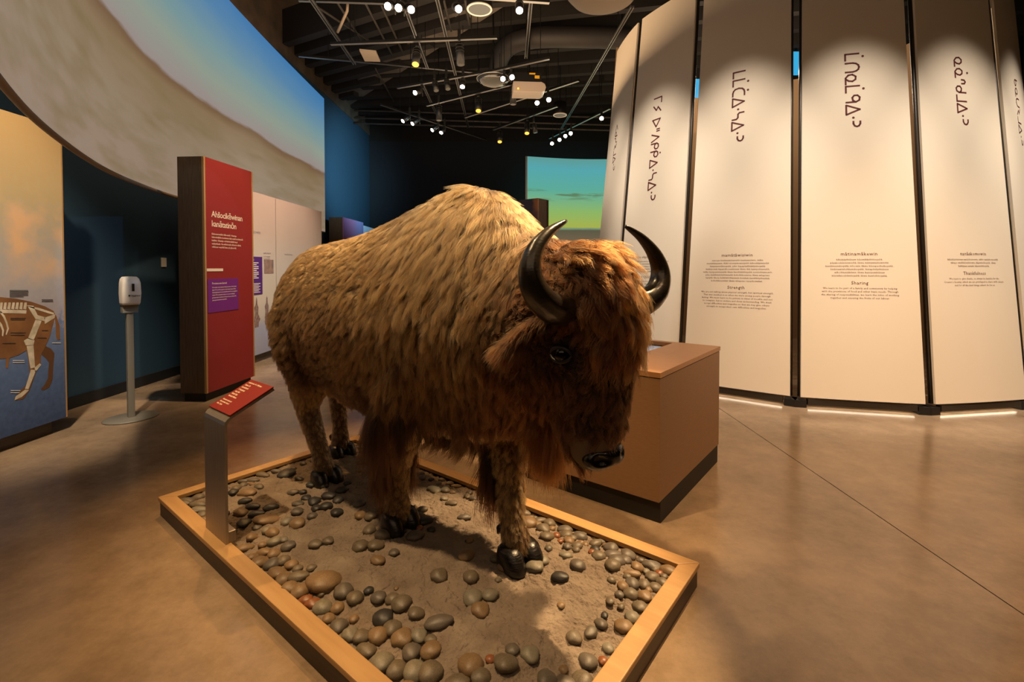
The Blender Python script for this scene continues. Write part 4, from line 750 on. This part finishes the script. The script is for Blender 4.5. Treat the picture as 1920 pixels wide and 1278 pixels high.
# skin colour under the coat
Cs, _, _, _, _, dn, _ = style(V.astype(float), VN.astype(float))
q = V - hm; f_ = q @ hf; z = V[:, 2]
Cs = Cs * .42
mzm = (V[:, 0] > .8) & (z < .755) & (f_ > -.08); Cs[mzm] = [.16, .115, .075]
at = bme.color_attributes.new('skin', 'FLOAT_COLOR', 'POINT'); at.data.foreach_set('color', np.concatenate([Cs, np.ones((nv, 1))], 1).astype(np.float32).ravel())
M_skin = mat('bison_hide', '#3a2414', .75, spec=.2); nt = M_skin.node_tree; a_ = nt.nodes.new('ShaderNodeAttribute'); a_.attribute_name = 'skin'; nt.links.new(a_.outputs['Color'], nt.nodes['Principled BSDF'].inputs['Base Color'])
bme.materials.clear(); bme.materials.append(M_skin); bme.shade_smooth(); bme.name = 'body'
body = bpy.data.objects.new('body', bme); COL.objects.link(body); body.parent = bi
# horns, ears, eyes, nose, hooves, tail
M_horn = mat('black_horn', '#1c1813', .28, '#2e261c', 5, (1, 1, 3), bump=.12, bscale=40, spec=.6, coat=.3)
HC = [(.08, 1.20, -.04), (.165, 1.18, -.03), (.25, 1.19, -.02), (.318, 1.232, -.015), (.348, 1.30, -.02), (.322, 1.372, -.03), (.25, 1.435, -.04), (.16, 1.478, -.05)]
HRD = [.052, .053, .051, .046, .038, .029, .018, .006]
def sp1(vals, t): 
    n = len(vals) - 1; x = t * n; i = min(int(x), n - 1); f = x - i; p = [Vector(vals[max(0, min(n, i + k))]) for k in (-1, 0, 1, 2)]
    return .5 * ((2 * p[1]) + (-p[0] + p[2]) * f + (2 * p[0] - 5 * p[1] + 4 * p[2] - p[3]) * f * f + (-p[0] + 3 * p[1] - 3 * p[2] + p[3]) * f ** 3)
for s_ in (1, -1):
    pts = [sp1(HC, i / 36) for i in range(37)]; rd = [np.interp(i / 36, np.linspace(0, 1, 8), HRD) * (1 + .012 * math.sin(i * 2.2) * (i < 16)) for i in range(37)]
    G().tube([hp(s_ * p.x - .022, p.z, p.y) for p in pts], rd, 20).build('horn', M_horn, bi, True)
M_ear = mat('ear_hide', '#3d2312', .8)
EAR = []
for s_ in (1, -1):
    g = G(); rr = []
    for k, (t, w_, d_) in enumerate(((0, .034, .02), (.25, .058, .026), (.55, .064, .02), (.8, .046, .014), (1, .01, .006))):
        c = hp(s_ * (.17 + .125 * t), -.13 - .05 * t, 1.12 - .085 * t + .02 * t * t)
        rr.append([c + HF * (w_ * math.cos(a) * .6) + Vector((0, 0, w_ * math.cos(a) * .8)) + HR * (s_ * d_ * math.sin(a) * .5) - HF * (d_ * math.sin(a)) for a in (2 * math.pi * i / 14 for i in range(14))])
    EAR.append(g.loft(rr).build('ear', M_ear, bi, True))
M_eye = mat('eye_gloss', '#070504', .12, spec=.4); M_lid = mat('eyelid_skin', '#120c08', .5)
for s_ in (1, -1):
    c = hp(s_ * .172, -.032, 1.035); o_ = HR * s_ + HF * .35; o_.normalize()
    bm = bmesh.new(); bmesh.ops.create_uvsphere(bm, u_segments=20, v_segments=14, radius=.026); me = bpy.data.meshes.new('eye'); bm.to_mesh(me); bm.free(); me.shade_smooth(); me.materials.append(M_eye)
    e = bpy.data.objects.new('eye', me); COL.objects.link(e); e.parent = bi; e.location = c + o_ * .010
    t1 = Vector((0, 0, 1)).cross(o_).normalized(); t2 = o_.cross(t1)
    for up_ in (1, -1): G().tube([c + o_ * (.010 + .012 * math.sin(a)) + t1 * .037 * math.cos(a) + t2 * up_ * (.023 * math.sin(a)) for a in (math.pi * i / 12 for i in range(13))], [.004 + .003 * math.sin(math.pi * i / 12) for i in range(13)], 8).build('eyelid', M_lid, bi, True)
# nose pad with nostrils
bm = bmesh.new(); bmesh.ops.create_uvsphere(bm, u_segments=40, v_segments=26, radius=1)
for v in bm.verts:
    x, y, z = v.co; k = 1
    for sx in (1, -1):
        d = math.hypot((x - sx * .62) / .30, (z - .12 - .25 * (sx * x - .62)) / .42)
        if y > 0: k -= .42 * math.exp(-d ** 4 * 1.4)
    groove = .08 * math.exp(-(x / .06) ** 2) * (y > 0)
    v.co = hp(x * .095, .046 + y * .056 * k - groove * .05, .672 + z * (.037 + .014 * abs(x)))
me = bpy.data.meshes.new('nose_pad'); bm.to_mesh(me); bm.free(); me.shade_smooth(); me.materials.append(mat('wet_black_nose', '#0c0a09', .22, spec=.6, bump=.15, bscale=160))
o = bpy.data.objects.new('nose_pad', me); COL.objects.link(o); o.parent = bi
g = G(); rr = []
for z_, w_, ff_, fb_ in ((.652, .052, .068, -.06), (.636, .056, .066, -.07), (.62, .048, .05, -.07), (.612, .03, .02, -.05)):
    m_ = (ff_ + fb_) / 2; rr.append([hp(w_ * math.cos(a), m_ + (ff_ - fb_) / 2 * math.sin(a), z_) for a in (2 * math.pi * i / 20 for i in range(20))])
g.loft(rr).build('lower_lip', mat('grey_lip', '#5a4a3c', .5), bi, True)
M_hoof = mat('black_hoof', '#0e0c0b', .3, '#1c1815', 8, (1, 1, 6), bump=.3, bscale=26, spec=.5, coat=.2)
for k, (yaw, wd) in {'rf': (-6, 1), 'lf': (-14, 1.05), 'rh': (-4, .95), 'lh': (-4, .95)}.items():
    p = Vector(LEG[k][-1][0]); zz = mud_z(*( (PMi @ (Matrix.Translation(BL) @ Matrix.Rotation(PR, 4, 'Z') @ p)).xy )) - .006
    for s_ in (1, -1):
        Mh = Matrix.Translation((p.x, p.y, zz)) @ Matrix.Rotation(R(yaw), 4, 'Z') @ Matrix.Rotation(R(s_ * 2.5), 4, 'Z') @ Matrix.Scale(wd, 4)
        rr = []
        for z_, x0, x1, w_ in ((0, -.06, .082, .04), (.010, -.062, .084, .0425), (.038, -.06, .07, .042), (.066, -.055, .05, .038), (.078, -.045, .034, .028)):
            rr.append([Mh @ Vector(((x0 + x1) / 2 + (x1 - x0) / 2 * math.copysign(abs(math.cos(a)) ** .8, math.cos(a)), s_ * .0435 + w_ * math.copysign(abs(math.sin(a)) ** .7, math.sin(a)) * (1 - .22 * max(0, math.cos(a)) ** 3), z_)) for a in (2 * math.pi * i / 22 for i in range(22))])
        G().loft(rr).build('hoof', M_hoof, bi, True)
        c = Mh @ Vector((-.06, s_ * .032, .125)); G().tube([c, c + Vector((-.02, 0, -.012)), c + Vector((-.03, 0, -.035))], [.02, .018, .006], 10).build('dewclaw', M_hoof, bi, True)
tailp = [(-1.045, .03, 1.2), (-1.09, .035, 1.14), (-1.105, .04, 1.02), (-1.10, .045, .86), (-1.09, .045, .74)]
G().tube(tailp, [.04, .034, .026, .02, .012], 10).build('tail', M_ear, bi, True)
# ---- coat: real hair strands rooted on the hide, gathered in locks
tri = V[T].astype(float); ar = np.linalg.norm(np.cross(tri[:, 1] - tri[:, 0], tri[:, 2] - tri[:, 0]), axis=1) / 2
_, _, _, _, _, dtri, _ = style(tri.mean(1), nrmz(VN[T].mean(1).astype(float)))
# only where a coat can be seen: everything but the sole
wgt = ar * dtri; wgt /= wgt.sum()
def sample(n):
    i = rng.choice(len(T), n, p=wgt); a = rng.random((n, 2)); fl2 = a.sum(1) > 1; a[fl2] = 1 - a[fl2]
    b = np.stack([1 - a.sum(1), a[:, 0], a[:, 1]], 1)
    return (tri[i] * b[..., None]).sum(1), nrmz((VN[T[i]].astype(float) * b[..., None]).sum(1))
NL, NS, NP = 13000, 640000, 7
LP, LNm = sample(NL); kd = kdtree.KDTree(NL)
for i, p in enumerate(LP): kd.insert(p, i)
kd.balance()
def frame(P, N, D, lift, jit):
    t = nrmz(D - (D * N).sum(1, keepdims=True) * N + 1e-6); bt = np.cross(N, t)
    t = nrmz(t + bt * jit[:, None]); d0 = nrmz(t + N * lift[:, None]); un = sst(-.15, -.6, N[:, 2])[:, None]; d0 = nrmz(d0 * (1 - un) + (DOWN + .35 * D) * un); g_ = nrmz(t * .9 + DOWN * .35 + N * .08); return d0, g_, bt
lC, lL, lD, lli, lcu, _, _ = style(LP, LNm); ljit = rng.normal(0, .20, NL) + .25 * lownoise(LP, 9, 11); lsc = rng.uniform(.6, 1.4, NL); lcol = np.clip(rng.normal(1, .26, NL) + .12 * lownoise(LP, 12, 21), .5, 1.5); lph = rng.uniform(0, 6.28, NL)
P, N = sample(NS); C, Ln, D, li, cu, _, reg = style(P, N)
near = np.array([kd.find(p)[1] for p in P])
jit = ljit[near] + rng.normal(0, .13, NS); L_ = Ln * lsc[near] * rng.uniform(.55, 1.2, NS); li = li * rng.uniform(.75, 1.25, NS)
d0, g_, bt = frame(P, N, D, li, jit)
ld0, lg, lbt = frame(LP, LNm, lD, lli, ljit); lLen = lL * lsc
t = np.linspace(0, 1, NP)[None, :, None]
own = P[:, None] + L_[:, None, None] * (d0[:, None] * t + (g_ - d0)[:, None] * .5 * t * t)
lk = LP[near][:, None] + L_[:, None, None] * (ld0[near][:, None] * t + (lg - ld0)[near][:, None] * .5 * t * t)
dist = np.linalg.norm(P - LP[near], axis=1); cl = np.where(dist < .06, rng.uniform(.25, .85, NS), .2)
k_ = cl[:, None, None] * t ** 1.1
pos = own * (1 - k_) + lk * k_
wv = np.sin(t * 7.5 + lph[near][:, None, None]) - np.sin(lph[near])[:, None, None]; wv2 = np.cos(t * 6 + 1.7 * lph[near][:, None, None]) - np.cos(1.7 * lph[near])[:, None, None]
pos = pos + (cu[:, None, None] * t * (wv * bt[:, None] + .6 * wv2 * N[:, None])) + rng.normal(0, .0035, (NS, 1, 3)) * t * t
C = np.clip(C * lcol[near][:, None] * rng.uniform(.62, 1.38, (NS, 1)), .003, .9)
M_hair = bpy.data.materials.new('bison_hair'); M_hair.use_nodes = True; nt = M_hair.node_tree; nt.nodes.remove(nt.nodes['Principled BSDF'])
hb = nt.nodes.new('ShaderNodeBsdfHairPrincipled'); hb.parametrization = 'COLOR'; hb.inputs['Roughness'].default_value = .42; hb.inputs['Radial Roughness'].default_value = .55
a_ = nt.nodes.new('ShaderNodeAttribute'); a_.attribute_name = 'col'; hi_n = nt.nodes.new('ShaderNodeHairInfo'); rp = nt.nodes.new('ShaderNodeValToRGB'); rp.color_ramp.elements[0].color = (.16, .13, .11, 1); rp.color_ramp.elements[1].color = (1, 1, 1, 1); rp.color_ramp.elements[0].position = .2; rp.color_ramp.elements[1].position = .95  # dark roots: real underfur, plus shade between locks put into the colour
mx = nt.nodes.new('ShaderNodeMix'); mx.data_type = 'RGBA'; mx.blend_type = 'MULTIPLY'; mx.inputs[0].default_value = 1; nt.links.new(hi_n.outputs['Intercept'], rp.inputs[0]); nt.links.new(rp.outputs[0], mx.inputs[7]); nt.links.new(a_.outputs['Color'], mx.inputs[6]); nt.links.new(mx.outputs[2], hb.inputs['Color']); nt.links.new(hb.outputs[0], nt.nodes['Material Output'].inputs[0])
def strands(name, pos, C, r0, r1):
    n, npt = pos.shape[:2]; hc = bpy.data.hair_curves.new(name); hc.add_curves([npt] * n)
    hc.attributes['position'].data.foreach_set('vector', pos.astype(np.float32).ravel())
    ra = hc.attributes.get('radius') or hc.attributes.new('radius', 'FLOAT', 'POINT'); rr = r0 + (r1 - r0) * np.linspace(0, 1, npt) ** 1.5
    ra.data.foreach_set('value', np.tile(rr, n).astype(np.float32))
    ca = hc.attributes.new('col', 'FLOAT_COLOR', 'CURVE'); ca.data.foreach_set('color', np.concatenate([C, np.ones((n, 1))], 1).astype(np.float32).ravel())
    hc.materials.append(M_hair); o = bpy.data.objects.new(name, hc); COL.objects.link(o); o.parent = bi; o['kind'] = 'stuff'; return o
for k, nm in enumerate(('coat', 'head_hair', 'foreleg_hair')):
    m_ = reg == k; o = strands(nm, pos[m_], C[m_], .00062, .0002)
# ear fringe and tail tuft
def tuft(name, roots, dirs, ln, col, n, spread, clump=.0):
    i = rng.integers(0, len(roots), n); P = np.array(roots)[i] + rng.normal(0, spread, (n, 3)); d = nrmz(np.array(dirs)[i] + rng.normal(0, .25, (n, 3))); l = ln * rng.uniform(.6, 1.1, n)
    t = np.linspace(0, 1, 6)[None, :, None]; pos = P[:, None] + l[:, None, None] * (d[:, None] * t + (nrmz(d + DOWN * .9) - d)[:, None] * .5 * t * t)
    return strands(name, pos, np.clip(np.array(col) * rng.uniform(.6, 1.3, (n, 1)), .003, .9), .001, .0004)
for e_, s_ in zip(EAR, (1, -1)):
    ev = np.array([v.co[:] for v in e_.data.vertices]); en = np.array([v.normal[:] for v in e_.data.vertices]); i = rng.integers(0, len(ev), 5200); P = ev[i] + rng.normal(0, .009, (5200, 3)); d0_ = nrmz(np.array(HR * s_ * .8 + Vector((0, 0, -.55)) - HF * .2) + .45 * en[i] + rng.normal(0, .18, (5200, 3)))
    l = .035 * rng.uniform(.5, 1.2, 5200) * (1 + 1.0 * (P[:, 2] < 1.07)); t = np.linspace(0, 1, 6)[None, :, None]; pos = P[:, None] + l[:, None, None] * (d0_[:, None] * t + (nrmz(d0_ + DOWN * .8) - d0_)[:, None] * .5 * t * t)
    strands('ear_fringe', pos, np.clip(CA(.12, .042, .010) * rng.uniform(.4, 1.5, (5200, 1)), .003, .9), .0006, .0002)
tuft('tail_tuft', tailp[3:], [(-.1, 0, -1)] * 2, .2, (.09, .04, .016), 1800, .014)
br = [hp(r_, f_, .80 + .25 * (-.2 - f_)) for r_ in (-.03, -.012, .012, .03) for f_ in (-.31, -.285, -.26, -.235, -.21)]
bd_ = [Vector((-.05 + .5 * (p.x - .80) * -1, -(p.y + .003) * 1.2, -1)) for p in br]
i = rng.integers(0, len(br), 5200); P = np.array(br)[i] + rng.normal(0, 1, (5200, 3)) * np.array([.013, .011, .02]); d = nrmz(np.array(bd_)[i] + rng.normal(0, .07, (5200, 3)))
l = .35 * rng.uniform(.45, 1.0, 5200); t = np.linspace(0, 1, 8)[None, :, None]; ph = rng.uniform(0, 6.28, (5200, 1, 1))
pos = P[:, None] + l[:, None, None] * d[:, None] * t + .006 * t * (np.sin(t * 8 + np.round(ph * 2) / 2) * np.array([1, .4, 0]) + np.cos(t * 7 + np.round(ph * 2)) * np.array([.3, 1, 0]))
strands('beard', pos, np.clip(CA(.11, .04, .011) * rng.uniform(.5, 1.5, (5200, 1)), .003, .9), .0009, .0003)
